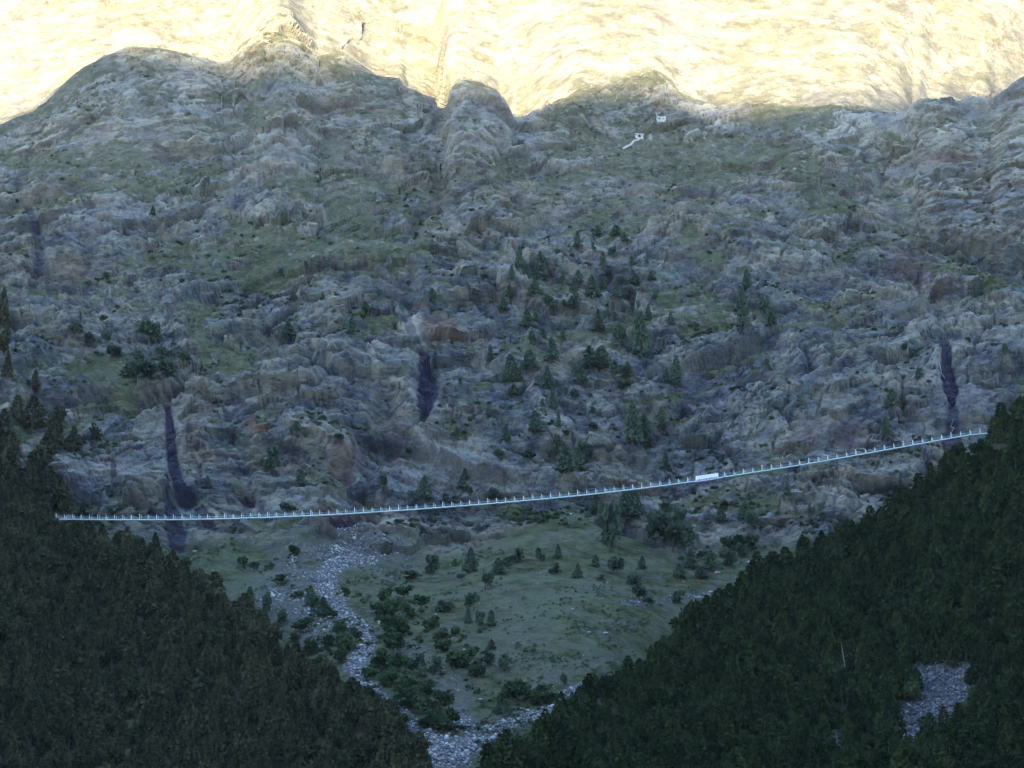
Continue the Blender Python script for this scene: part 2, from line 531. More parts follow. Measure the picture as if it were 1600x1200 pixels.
# alpine turf on the less steep ground, more of it higher up
turf = sstep(-.05, .20, .75 * upS + .95 * gn + .80 * gn3 + .45 * gn2 - .08 + .22 * sstep(480, 200, GP) + 1.0 * shoulder - .14 * sstep(600, 760, GP) - .09)
smoothmask = np.clip(turf * .9, 0, 1)
disp = disp * (0.35 + .65 * cliff) + (rough * (1 - .62 * smoothmask) * cliff + gentle * (1 - cliff * .5))
flank = fbm(np.stack([B[..., 0] + .35 * ARC, .22 * ARC, 0 * ARC], -1), 95, 4, 161, .55, True)      # gullied flank of the sunlit slope
disp = disp + up_lit * 13 * flank
disp = disp * (1 - .6 * up_lit * .5) - up_lit * rough * .34 * (1 - .62 * smoothmask) * cliff
dome = sstep(60, 130, PX) * (1 - sstep(350, 390, PX))
nearcrest = sstep(1.1, .2, np.abs(sv - 9.0))[:, None]
pin = sstep(390, 410, PX) * (1 - sstep(470, 490, PX)) + sstep(680, 696, PX) * (1 - sstep(800, 815, PX))
disp *= 1 - nearcrest * (.3 + .5 * np.maximum(dome, pin)[None, :])
disp *= 1 - .5 * sstep(9.1, 9.6, sv)[:, None]
pk = sstep(380, 412, PX) * (1 - sstep(496, 520, PX))
disp *= 1 - .8 * pk[None, :] * (sstep(8.5, 9.0, sv) * (1 - sstep(11.6, 12, sv)))[:, None]

wet = np.zeros(GP.shape); rust = wet.copy(); pit = wet.copy()
GUL = [  # line, half widths, depth m, wetness
    ([(698, 225), (690, 260), (672, 310), (640, 390), (640, 450), (632, 492)], [8, 12, 12, 10, 10, 8], 5, 0.0),
    ([(632, 492), (640, 520), (654, 546), (662, 562)], [5, 6, 5, 7], 7, .5),
    ([(660, 556), (668, 592), (668, 628), (661, 652)], [6, 15, 17, 4], 16, 1.0),
    ([(661, 655), (620, 690), (585, 716), (572, 762), (562, 775)], [6, 7, 9, 8, 10], 6, .35),
    ([(262, 640), (268, 690), (272, 740), (280, 772), (298, 800)], [4, 8, 9, 12, 15], 10, 1.0),
    ([(270, 815), (276, 850)], [12, 18], 4, .9), ([(318, 815), (334, 834)], [10, 8], 5, .8),
    ([(1420, 400), (1450, 450), (1470, 500), (1474, 545)], [12, 14, 9, 7], 8, .15),
    ([(1474, 548), (1478, 590), (1485, 625), (1486, 652)], [4, 10, 14, 4], 14, 1.0),
    ([(1487, 658), (1486, 700), (1480, 720)], [9, 14, 12], 8, .8),
    ([(45, 330), (58, 360), (62, 420), (50, 440)], [5, 7, 8, 6], 9, .6), ([(60, 350), (75, 440), (76, 470)], [4, 5, 5], 4, .3),
    ([(798, 220), (796, 250), (790, 290), (760, 330)], [8, 12, 12, 10], 6, 0.0),
    ([(1155, 420), (1163, 500), (1157, 560), (1160, 640), (1162, 720)], [6, 8, 6, 5, 6], 5, .12),
    ([(1420, 215), (1396, 250), (1345, 300), (1330, 360)], [10, 12, 12, 10], 8, 0.0),
    ([(178, 740), (180, 790)], [4, 5], 5, .7), ([(140, 690), (150, 720)], [4, 4], 4, .6), ([(540, 745), (552, 800)], [5, 6], 4, .35),
    ([(350, 700), (395, 750)], [4, 6], 3, .35), ([(1180, 740), (1210, 755), (1240, 770)], [3, 4, 3], 3, .3)]
for path, wid, dep, w in GUL:
    d = seg_dist(path, wid)
    e = sstep(1.10, .85, d + .6 * soft + .8 * edge)
    disp -= .3 * dep * sstep(1.6, .6, d + .9 * soft)
    wet = np.maximum(wet, w * e * np.clip(.95 + .5 * edge, .6, 1))
for (cx, cy, rx, ry, rot, dep, w, ru) in [(385, 783, 15, 7, 10, 8, .9, .4), (171, 734, 12, 11, -40, 8, .95, .2), (1075, 632, 15, 8, -12, 6, .8, .1), (560, 822, 44, 9, -8, 9, .75, .6), (530, 836, 30, 10, 0, 5, .5, .7),
                                      (62, 730, 12, 8, 0, 6, .9, 0), (10, 640, 14, 7, 0, 6, .9, 0), (600, 640, 20, 30, 20, 8, 0, .15), (120, 300, 20, 8, 0, 5, .3, .3), (520, 812, 24, 6, 0, 4, .3, .6),
                                      (1230, 660, 40, 5, 14, 5, .5, 0), (1180, 600, 20, 8, 14, 5, .4, .2), (500, 905, 14, 5, 0, 3, .7, 0), (1010, 555, 8, 5, 0, 4, .6, 0)]:
    d = blob(cx, cy, rx, ry, rot)
    disp -= dep * sstep(1.5, .3, d + .4 * soft)
    wet = np.maximum(wet, w * sstep(1.1, .85, d + .5 * soft + edge))  # shade of the small caves painted in through this mask as well
    rust = np.maximum(rust, ru * sstep(1.8, .7, d + .6 * soft))
for (cx, cy, rx, ry, rot, w) in [(400, 685, 22, 12, 30, 1.0), (535, 740, 24, 16, 0, .55), (690, 520, 34, 30, 30, .5), (560, 715, 18, 30, 0, .3), (655, 485, 16, 9, 0, .6), (300, 720, 30, 30, 0, .3), (1430, 420, 60, 30, 30, .35),
                                 (1480, 245, 40, 14, 0, .55), (1385, 250, 16, 8, 0, .5), (110, 425, 30, 14, 0, .45), (620, 660, 28, 30, 0, .35), (860, 330, 40, 20, 0, .25), (990, 745, 40, 8, 0, .4), (1290, 690, 80, 20, 0, .3)]:
    rust = np.maximum(rust, w * sstep(1.4, .5, blob(cx, cy, rx, ry, rot) + soft))
tone = np.zeros(GP.shape)
for (cx, cy, rx, ry, rot, w) in [(1120, 200, 50, 9, -18, .9), (1310, 195, 50, 14, 6, .6), (1490, 200, 40, 22, -20, .55), (810, 150, 20, 40, 0, .7), (1110, 158, 36, 20, -30, .6), (200, 272, 30, 4, -10, .8), (240, 265, 34, 4, -8, .9), (45, 232, 16, 8, -20, .8),
                                 (790, 750, 60, 26, 20, .4), (700, 720, 90, 60, 0, .45), (640, 840, 90, 26, 12, .45), (760, 845, 60, 10, 20, .5), (700, 130, 40, 20, 0, .4), (740, 210, 40, 40, 30, .25), (1500, 500, 80, 40, 0, .25), (1470, 640, 90, 70, 0, .3),
                                 (1390, 470, 40, 30, 40, .3), (642, 512, 18, 26, -30, 1.0), (655, 545, 12, 9, 0, .55), (800, 440, 26, 40, 0, .35), (590, 560, 14, 50, 0, .3), (280, 680, 14, 40, 0, .35), (160, 740, 40, 40, 0, .25), (1100, 780, 60, 20, 10, .35), (1330, 790, 60, 18, 0, .5),
                                 (1090, 845, 40, 8, -4, .8), (1190, 882, 24, 8, -14, .9), (905, 815, 20, 14, 0, .6), (820, 825, 30, 9, 8, .7), (930, 340, 30, 4, 20, .6), (1090, 365, 30, 5, 22, .7), (1190, 420, 26, 4, -14, .6), (1040, 418, 22, 4, 20, .8)]:
    tone = np.maximum(tone, w * sstep(1.4, .4, blob(cx, cy, rx, ry, rot) + soft))
tone = np.clip(tone * .8 + .35 * np.clip(r2 + r3 * .8 + r1 * .5, 0, 1) * cliff, 0, 1)

P = B + NB * disp[..., None]
N2 = normals(P)
upn = np.abs(N2[..., 2]) * np.sign(N2[..., 2] * NB[..., 2] + 1e-9)
fine = fbm(B, 3.0, 2, 64)
grass = turf * .92 * sstep(-.30, .22, fine + 1.0 * gn2 + .40 * turf)
grass = np.maximum(grass, (1 - cliff) * sstep(-.9, .0, gn2 + .3))
grass = grass * (1 - .95 * wet) * (1 - .5 * rust)
grass *= (1 - .45 * up_lit)
# loose stone: stream bed, fans, tan dirt
scree = np.zeros(GP.shape); dirt = scree.copy()
STREAM = ([(545, 850), (520, 880), (505, 905), (518, 935), (540, 962), (570, 985), (576, 1006), (560, 1030), (548, 1045), (575, 1075), (610, 1098), (640, 1125), (668, 1160), (690, 1190), (690, 1260)],
          [22, 20, 18, 15, 13, 11, 13, 15, 12, 9, 8, 10, 26, 44, 60])
STREAM2 = ([(925, 1072), (880, 1092), (840, 1112), (800, 1132), (760, 1150), (720, 1170)], [12, 9, 9, 14, 18, 24])
for path, wid in (STREAM, STREAM2):
    scree = np.maximum(scree, sstep(1.35, .6, seg_dist(path, wid) + 1.5 * soft + .5 * edge))
for (cx, cy, rx, ry, rot, w) in [(545, 872, 66, 20, 0, .8), (600, 870, 56, 18, 10, .45), (470, 905, 50, 30, 30, .4), (430, 905, 40, 20, 0, .3), (720, 1125, 26, 24, 0, .8), (430, 940, 36, 30, 40, .55), (480, 960, 60, 50, 50, .5), (1000, 940, 30, 7, -6, .6), (1180, 830, 80, 16, 6, .45), (1080, 930, 60, 8, -8, .4), (940, 920, 40, 8, 0, .2)]:
    scree = np.maximum(scree, w * sstep(1.4, .4, blob(cx, cy, rx, ry, rot) + soft * 1.3))
for (cx, cy, rx, ry, rot, w) in [(640, 1015, 34, 26, 20, .85), (700, 1085, 46, 42, 20, .9), (800, 1010, 60, 60, 0, .45), (850, 1060, 60, 14, -16, .6), (900, 1040, 90, 14, -18, .5), (820, 940, 60, 30, 0, .3), (1090, 960, 60, 18, -12, .5), (780, 1120, 60, 14, -10, .6), (470, 900, 60, 24, 0, .4), (620, 900, 60, 16, 0, .5)]:
    dirt = np.maximum(dirt, w * sstep(1.4, .4, blob(cx, cy, rx, ry, rot) + soft * 1.2))
dirt = np.maximum(dirt, .55 * sstep(.04, .34, gn3 + .35 * gn2))
scree *= (1 - cliff * .4); dirt *= (1 - cliff)
crackm = np.clip(.8 * k2 + .6 * k3 + .9 * k1 + .25 * k4, 0, 1) * cliff * (1 - grass) * sstep(-.25, .25, fbm(B, 30, 2, 71)) * (1 - .7 * up_lit)
dry = sstep(520, 120, GP) * .8 + .25 * gn  # drier grass higher up, plus painted bounce glow below the shadow edge
blk = np.clip(.5 + .55 * r2 + .50 * r3 + .25 * r4 + .25 * r1, 0, 1)
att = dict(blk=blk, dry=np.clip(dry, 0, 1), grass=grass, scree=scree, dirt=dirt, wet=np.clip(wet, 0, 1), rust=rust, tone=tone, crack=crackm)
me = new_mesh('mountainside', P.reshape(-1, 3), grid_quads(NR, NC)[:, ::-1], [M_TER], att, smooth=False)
mountain = tag(link('mountain_terrain', me), 'grey rock mountainside with grass shelves, gullies and a stony fan', kind='structure')
print('terrain', P.shape, time.time() - T0, 'grass', float(grass[vis_front[:,0]].mean()), float(upn.mean()))


# where things stand: nearest surface point seen at a photo pixel
class Lookup:
    def __init__(s, P, cell=3.0):
        s.c = cell; s.P = P.reshape(-1, 3)
        x, y = proj(s.P)
        s.x, s.y = x, y
        key = (np.floor(y / cell).astype(np.int64) + 1000) * 10000 + np.floor(x / cell).astype(np.int64) + 1000
        o = np.lexsort((s.P[:, 1], key)); k = key[o]
        first = np.r_[True, k[1:] != k[:-1]]
        s.d = dict(zip(k[first].tolist(), o[first].tolist()))

    def at(s, px, py):
        iy, ix = int(math.floor(py / s.c)) + 1000, int(math.floor(px / s.c)) + 1000
        best = None
        for r in range(0, 8):
            for dy in range(-r, r + 1):
                for dx in range(-r, r + 1):
                    if max(abs(dx), abs(dy)) != r:
                        continue
                    j = s.d.get((iy + dy) * 10000 + ix + dx)
                    if j is not None and (best is None or s.P[j, 1] < s.P[best, 1]):
                        best = j
            if best is not None:
                return s.P[best].copy()
        return None


TER = Lookup(P)


# ------------------------------------------------------------------ wooded spurs in front of the gorge
def spur(name, pts, px0, px1, botY, label):
    xs = np.linspace(px0, px1, int((px1 - px0) / 4))
    a = np.array(pts, float)
    rp = np.interp(xs, a[:, 0], a[:, 1]); rY = np.interp(xs, a[:, 0], a[:, 2])
    k = np.hanning(15); k /= k.sum()
    rp = np.convolve(np.pad(rp, 7, 'edge'), k, 'valid'); rY = np.convolve(np.pad(rY, 7, 'edge'), k, 'valid')
    b = np.interp(xs, [p[0] for p in botY], [p[1] for p in botY])
    bottom = np.maximum(1420, rp + 60)
    K_p = np.stack([bottom, rp * .45 + bottom * .55, rp + 6, rp, rp + 30, rp + 150])
    K_Y = np.stack([b, rY * .45 + b * .55, rY - 14, rY, rY + 26, rY + 110])
    s_ = np.concatenate([[0.0], *[k + (np.arange(c) + 1) / c for k, c in enumerate((70, 70, 8, 8, 14))]])
    gp, gy = catmull(K_p, s_), catmull(K_Y, s_)
    gx = np.broadcast_to(xs, gp.shape)
    B_ = unproj(gx, gp, gy)
    B_ = B_ + normals(B_) * (7 * fbm(B_, 110, 3, 101) + 2.2 * fbm(B_, 22, 3, 102) + .6 * fbm(B_, 4, 2, 103))[..., None]
    sc = np.zeros(gp.shape)
    for (cx, cy, rx, ry) in SPUR_SCREE:
        sc = np.maximum(sc, sstep(1.3, .6, np.hypot((gx - cx) / rx, (gp - cy) / ry) + .9 * fbm(B_, 18, 3, 104)))
    m = new_mesh(name, B_.reshape(-1, 3), grid_quads(*gp.shape)[:, ::-1], [M_GRD], dict(scree=sc))
    o = tag(link(name, m), label, kind='structure')
    return o, B_, s_, xs


SPUR_SCREE = [(1462, 1060, 58, 36), (1440, 1115, 52, 50), (1480, 1090, 50, 30), (1445, 995, 26, 14), (1311, 1150, 11, 15), (1310, 1192, 14, 9), (1418, 1070, 16, 18)]
LEFT = [(-400, 560, 1600), (-100, 690, 1580), (0, 742, 1568), (60, 800, 1562), (95, 826, 1556), (150, 856, 1520), (230, 884, 1450), (300, 914, 1400), (370, 956, 1350), (420, 1008, 1310), (480, 1066, 1262), (560, 1118, 1205), (620, 1156, 1165), (650, 1196, 1140), (690, 1300, 1090), (720, 1400, 1050)]
RIGHT = [(700, 1400, 1045), (740, 1270, 1090), (780, 1216, 1125), (800, 1198, 1142), (850, 1154, 1180), (900, 1114, 1225), (960, 1074, 1270), (1010, 1034, 1300), (1050, 1008, 1325), (1090, 970, 1345), (1150, 940, 1370), (1200, 900, 1395), (1250, 880, 1410),
         (1310, 856, 1425), (1345, 836, 1432), (1390, 812, 1438), (1440, 778, 1442), (1500, 738, 1446), (1536, 706, 1448), (1562, 688, 1446), (1600, 662, 1440), (1760, 560, 1420), (2000, 420, 1400)]
spurL, SL, sL, xsL = spur('forest_hill', LEFT, -380, 720, [(-400, 900), (720, 1040)], 'wooded hill slope beneath the lower end of the bridge')
spurR, SR, sR, xsR = spur('forest_hill', RIGHT, 705, 1980, [(700, 1030), (2000, 900)], 'wooded hill slope beneath the upper end of the bridge')
GL, GR = Lookup(SL, 6.0), Lookup(SR, 6.0)
# the valley floor the photograph is taken from
vx = np.linspace(-4400, 3400, 90); vy = np.linspace(-1500, 1240, 70)
VX, VY = np.meshgrid(vx, vy)
VZ = -2 + 150 * sstep(150, 1250, VY) * np.clip((VY - 150) / 1000, 0, 1) * .95 - 18 * sstep(800, 1200, VY) + 120 * sstep(-500, -1300, VY) + 6 * fbm(np.stack([VX, VY, 0 * VX], -1), 300, 3, 110) * sstep(60, 300, np.hypot(VX, VY))
me = new_mesh('valley_ground', np.stack([VX, VY, VZ], -1).reshape(-1, 3), grid_quads(70, 90), [M_VAL])
tag(link('valley_ground', me), 'green valley floor below the wooded hills', kind='structure')

# ------------------------------------------------------------------ sun, sky and the mountain across the valley that shades the face
EL = math.radians(14.0)
AZ = math.radians(200.0)                       # direction the light comes from, clockwise from +Y
sun_dir = np.array([math.sin(AZ) * math.cos(EL), math.cos(AZ) * math.cos(EL), math.sin(EL)])
EDGE = [(-320, 250), (-100, 215), (0, 180), (60, 140), (130, 98), (210, 72), (300, 84), (380, 86), (440, 86), (500, 86), (560, 102), (690, 142), (740, 160), (800, 182), (840, 165), (900, 140), (960, 128), (1020, 110), (1060, 150), (1120, 168),
        (1200, 160), (1300, 160), (1400, 170), (1460, 150), (1540, 140), (1600, 110), (1900, 40)]
YC = -2800.0
cp = []
for ex, ey in EDGE:
    q = TER.at(ex, ey)
    t = (YC - q[1]) / sun_dir[1]
    h = q + sun_dir * t
    cp.append((h[0], h[2]))
cp = np.array(sorted(cp))
bx = np.linspace(-4400, 3400, 391)
bz = np.interp(bx, cp[:, 0], cp[:, 1])
k = np.hanning(9); k /= k.sum()
bz = np.convolve(np.pad(bz, 4, 'edge'), k, 'valid')
print('crest z', cp[:, 1].min(), cp[:, 1].max())
rows = []
for yy, fz in ((-1300, 0.0), (-1750, .28), (-2250, .62), (-2650, .9), (YC, 1.0), (-2900, .95), (-3300, .6), (-3900, 0)):
    jitter = 0 if fz in (0.0, 1.0) else 1
    pts = np.stack([bx, np.full_like(bx, yy), bz * fz], -1)
    pts[:, 1] += jitter * 60 * fbm(pts, 300, 3, 120); pts[:, 2] += jitter * 40 * fbm(pts, 200, 3, 121)
    rows.append(pts)
G = np.stack(rows)
me = new_mesh('mountain_across_valley', G.reshape(-1, 3), grid_quads(len(rows), len(bx))[:, ::-1], [M_TER], {k: np.full(len(rows) * len(bx), v) for k, v in dict(blk=.5, dry=.5, grass=.5, scree=0, dirt=0, wet=0, rust=0, tone=0, crack=0).items()})
tag(link('mountain_across_valley', me), 'mountain on the other side of the valley whose shadow covers the cliff', kind='structure')

sd = bpy.data.lights.new('sun', 'SUN')
sd.energy = 2.7
sd.angle = math.radians(0.8)
sd.color = (1.0, .84, .47)
so = bpy.data.objects.new('sun', sd); COL.objects.link(so)
from mathutils import Vector
so.rotation_euler = Vector(sun_dir).to_track_quat('Z', 'Y').to_euler()
so.location = (-400, -800, 2200)
w = bpy.data.worlds.new('World'); SC.world = w; w.use_nodes = True
nt = w.node_tree
bg = nt.nodes['Background']
sky = nt.nodes.new('ShaderNodeTexSky'); sky.sky_type = 'NISHITA'; sky.sun_disc = False
sky.sun_elevation = EL; sky.sun_rotation = AZ
sky.altitude = 1400; sky.air_density = 1.0; sky.dust_density = 0.6; sky.ozone_density = 1.4
nt.links.new(sky.outputs[0], bg.inputs['Color'])
bg.inputs['Strength'].default_value = 0.13
w.cycles.sampling_method = 'AUTOMATIC'

HAZE = 0.000008
if HAZE:
    hb = MB(); hb.box(-4700, 3700, -4100, 3300, -30, 2500)
    s = NT('valley_haze')
    v = s.n('ShaderNodeVolumePrincipled')
    v.inputs['Color'].default_value = (.86, .91, 1.0, 1)
    v.inputs['Density'].default_value = HAZE
    v.inputs['Anisotropy'].default_value = 0.0
    s.l(v.outputs[0], s.out.inputs['Volume'])
    tag(link('haze', hb.mesh('haze', s.m)), kind='stuff')


# ------------------------------------------------------------------ tree meshes (unit tree: 1 m wide, 1 m tall, foot at the origin)
def leaf_quads(C, D, size, rg):
    """small leaf-spray quads at centres C leaning along D -> verts, quads"""
    n = len(C)
    r = rg.normal(size=(n, 3)); r -= D * (r * D).sum(1, keepdims=True); r /= np.linalg.norm(r, axis=1, keepdims=True) + 1e-9
    s = size[:, None]
    V = np.stack([C - D * s - r * s * .55, C - D * s * .2 + r * s * .7, C + D * s * 1.1 + r * s * .15, C + D * s * .3 - r * s * .8], 1)
    return V.reshape(-1, 3)


def conifer(seed, n=420, loose=.0, blunt=.0):
    """tiered conifer: whorls of drooping sprays, thinner towards the tip"""
    rg = np.random.default_rng(seed)
    h = 1 - rg.random(n) ** 1.35 * .93
    h = np.sort(h)
    tier = 9 + int(rg.integers(0, 4))
    h = h * .6 + .4 * (np.round(h * tier) / tier + rg.normal(0, .012, n))
    h = np.clip(h, .05, 1)
    az = rg.random(n) * 2 * math.pi
    prof = np.clip((1.02 - h) ** (.85 - .45 * blunt), 0, 1) * .52
    az += .6 * np.sin(h * 7 + seed)
    prof *= 1 + .28 * np.sin(az * 3 + seed) * (1 - h) + .2 * np.sin(az * 2 + h * 9 + seed * 2)
    prof *= np.where(h < .16, .55 + 2.8 * h, 1)
    rad = prof * (.30 + .72 * rg.random(n) ** .6) * (1 + loose * rg.normal(0, .35, n))
    C = np.stack([np.cos(az) * rad, np.sin(az) * rad, h - rad * .22], 1)
    D = np.stack([np.cos(az), np.sin(az), -.35 + rg.normal(0, .25, n) + .8 * (h > .93)], 1)
    D += rg.normal(0, .25, (n, 3)); D /= np.linalg.norm(D, axis=1, keepdims=True)
    V = leaf_quads(C, D, (.055 + .045 * rg.random(n)) * (.6 + .7 * (1 - h)), rg)
    V[:, 2] = np.maximum(V[:, 2], .015)
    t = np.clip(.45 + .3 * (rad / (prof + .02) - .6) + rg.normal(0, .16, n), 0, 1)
    return V, np.repeat(t, 4)


def bush(seed, n=420, flat=1.0):
    """rounded multi-lobed crown on the ground"""
    rg = np.random.default_rng(seed)
    k = 7
    lc = np.stack([rg.uniform(-.27, .27, k), rg.uniform(-.27, .27, k), rg.uniform(.22, .72, k)], 1)
    lr = rg.uniform(.18, .3, k)
    w_ = rg.integers(0, k, n)
    d = rg.normal(size=(n, 3)); d /= np.linalg.norm(d, axis=1, keepdims=True)
    C = lc[w_] + d * lr[w_][:, None] * (rg.random(n) ** .4)[:, None]
    C[:, 2] = np.clip(C[:, 2], .04, 1)
    D = d + rg.normal(0, .5, (n, 3)); D /= np.linalg.norm(D, axis=1, keepdims=True)
    V = leaf_quads(C, D, .05 + .05 * rg.random(n), rg)
    V[:, 2] = np.maximum(V[:, 2], .01)
    t = np.clip(.4 + .12 * rg.normal(size=k)[w_] + rg.normal(0, .16, n), 0, 1)
    return V, np.repeat(t, 4)


def trunk_mesh(name, r=.035, h=.85, mat=None, lean=0.0):
    mb_v, mb_f = [], []
    n = 7
    for j, (z, q) in enumerate(((-.06, 1.35), (.0, 1.1), (.3 * h, .85), (.65 * h, .5), (h, .08))):
        for i in range(n):
            a = 2 * math.pi * i / n
            mb_v.append((math.cos(a) * r * q + lean * z * z, math.sin(a) * r * q, z))
    for j in range(4):
        for i in range(n):
            mb_f.append((j * n + i, j * n + (i + 1) % n, (j + 1) * n + (i + 1) % n, (j + 1) * n + i))
    mb_f.append(tuple(range(4 * n, 5 * n)))
    m = bpy.data.meshes.new(name); m.from_pydata(mb_v, [], mb_f); m.materials.append(mat or M_BARK); m.update()
    return m


def quads_of(V):
    return np.arange(len(V)).reshape(-1, 4)


KIND = {}
for kname, mat, gens, tints in (
        ('pine', M_PINE, [lambda s: conifer(s, 420, .3, .9), lambda s: bush(s, 420), lambda s: conifer(s, 420, .2, .6)], (-.2, .2)),
        ('larch', M_LARCH, [lambda s: conifer(s, 400, .3, .8), lambda s: bush(s, 380), lambda s: conifer(s, 400, .2, .4)], (-.2, .2)),
        ('cliffpine', M_CLIFF, [lambda s: conifer(s, 520, .2, .5), lambda s: conifer(s, 520, .3, .9), lambda s: bush(s, 520)], (-.12, .12)),
        ('alder', M_ALDER, [lambda s: bush(s, 520)], (-.15, .15)),
        ('darkbush', M_CLIFF, [lambda s: bush(s, 520)], (-.15, .1))):
    lst = []
    for q in range(6):
        V, t = gens[q % len(gens)](100 + q * 13 + sum(map(ord, kname)))
        t = np.clip(t + tints[0] + (tints[1] - tints[0]) * q / 5, 0, 1)
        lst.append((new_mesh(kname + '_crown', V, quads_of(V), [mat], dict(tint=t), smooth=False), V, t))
    KIND[kname] = lst
TRUNK = trunk_mesh('trunk_wood')
STEM = trunk_mesh('stem_wood', .03, .5)


def plant_tree(name, kind, loc, w_m, h_m, label, cat, group, rg=random):
    root = empty(name, loc, rg.uniform(0, 6.28))
    root.scale = (w_m, w_m, h_m)
    tag(root, label, cat, group)
    link('crown', rg.choice(KIND[kind])[0], root)
    link('trunk', STEM if kind in ('alder', 'darkbush') else TRUNK, root)
    return root


# ------------------------------------------------------------------ the two dense woods
def wood(grid, s_, xs, look, n_try, kind, name, label, group, spacing, n_ind, hrange, forest_name, forest_label, holes=()):
    rg = np.random.default_rng(len(name) * 31)
    R, C = grid.shape[:2]
    fr = np.argmin(np.abs(s_ - 3.25))
    cand = grid[:fr].reshape(-1, 3)
    # even ground density: pick by area
    area = np.linalg.norm(np.cross(np.gradient(grid[:fr], axis=0), np.gradient(grid[:fr], axis=1)), axis=-1).ravel()
    pick = rg.choice(len(cand), n_try, p=area / area.sum())
    pts = cand[pick] + rg.normal(0, 1.2, (n_try, 3)) * [1, 1, 0]
    keep, cells = [], {}
    px, py = proj(pts)
    for i, p in enumerate(pts):
        if not (-330 < px[i] < 1970 and py[i] < 1290):
            continue
        sp = spacing * (.75 + .5 * rg.random())
        if any(np.hypot((px[i] - hx) / hw, (py[i] - hy) / hh) < .95 + .25 * math.sin(px[i] * .21) * math.cos(py[i] * .17) - (.25 if rg.random() < .3 else 0) for hx, hy, hw, hh in holes):
            continue
        key = (int(p[0] // spacing), int(p[1] // spacing))
        if any((p[0] - q[0]) ** 2 + (p[1] - q[1]) ** 2 < sp * sp for a in (-1, 0, 1) for b in (-1, 0, 1) for q in cells.get((key[0] + a, key[1] + b), ())):
            continue
        cells.setdefault(key, []).append(p); keep.append(i)
    pts = pts[keep]; px, py = px[keep], py[keep]
    n = len(pts)
    hs = rg.uniform(hrange[0] * .8, hrange[1] * 1.1, n) * (1 + .18 * perlin(pts / 60.0, 7)) * np.where(rg.random(n) < .12, .6, 1)
    hs *= np.where(np.hypot(px - px, 0) == 0, 1, 1)
    top = np.interp(px, [90, 260, 700, 900, 1240, 1340, 1440, 1533], [815, 816, 800, 778, 732, 716, 698, 681]) + 3
    room = (py - top) * pts[:, 1] / F / cP
    low = (px > 88) & (px < 1540) & (room > 0)
    hs = np.where(low, np.minimum(hs, np.maximum(room, 2.5)), hs)
    ws = hs * rg.uniform(.55, .95, n)
    # the ones that show largest become objects of their own
    onscreen = (px > -5) & (px < 1605) & (py < 1215) & (py - hs / pts[:, 1] * F < 1195)
    order = np.argsort(np.where(onscreen, -hs * ws / pts[:, 1] ** 2, 1))
    ind = set(order[:n_ind].tolist())
    VV, TT = [], []
    r2 = random.Random(5)
    for i in range(n):
        p = pts[i]
        if i in ind:
            plant_tree(name, kind, (p[0], p[1], p[2] - .3), float(ws[i]), float(hs[i]), label, 'tree', group, r2)
        else:
            _m, V, t = r2.choice(KIND[kind])
            a = r2.uniform(0, 6.28); c, s = math.cos(a), math.sin(a)
            W = np.stack([(V[:, 0] * c - V[:, 1] * s) * ws[i], (V[:, 0] * s + V[:, 1] * c) * ws[i], V[:, 2] * hs[i]], 1) + p - [0, 0, .3]
            VV.append(W.astype(np.float32)); TT.append(np.clip(t + r2.uniform(-.35, .35), 0, 1))
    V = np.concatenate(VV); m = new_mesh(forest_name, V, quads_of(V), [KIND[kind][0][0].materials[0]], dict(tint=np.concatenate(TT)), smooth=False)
    tag(link(forest_name, m), forest_label, kind='stuff')
    print(forest_name, n, len(VV), time.time() - T0)


wood(SL, sL, xsL, GL, 10500, 'larch', 'larch_tree', 'brownish green larch in the dense wood beneath the lower end of the bridge', 'larches of the dense wood under the lower bridge end', 5.2, 280, (9, 15),
     'larch_forest', 'dense brownish larch wood on the dark slope')
wood(SR, sR, xsR, GR, 15000, 'pine', 'pine_tree', 'dark green pine in the dense wood beneath the upper end of the bridge', 'pines of the dense wood under the upper bridge end', 5.4, 280, (9, 16),
     'pine_forest', 'dense dark pine wood on the steep slope', holes=[(1474, 1098, 84, 72), (1438, 1122, 62, 58), (1440, 1000, 18, 9), (1311, 1155, 8, 13)])

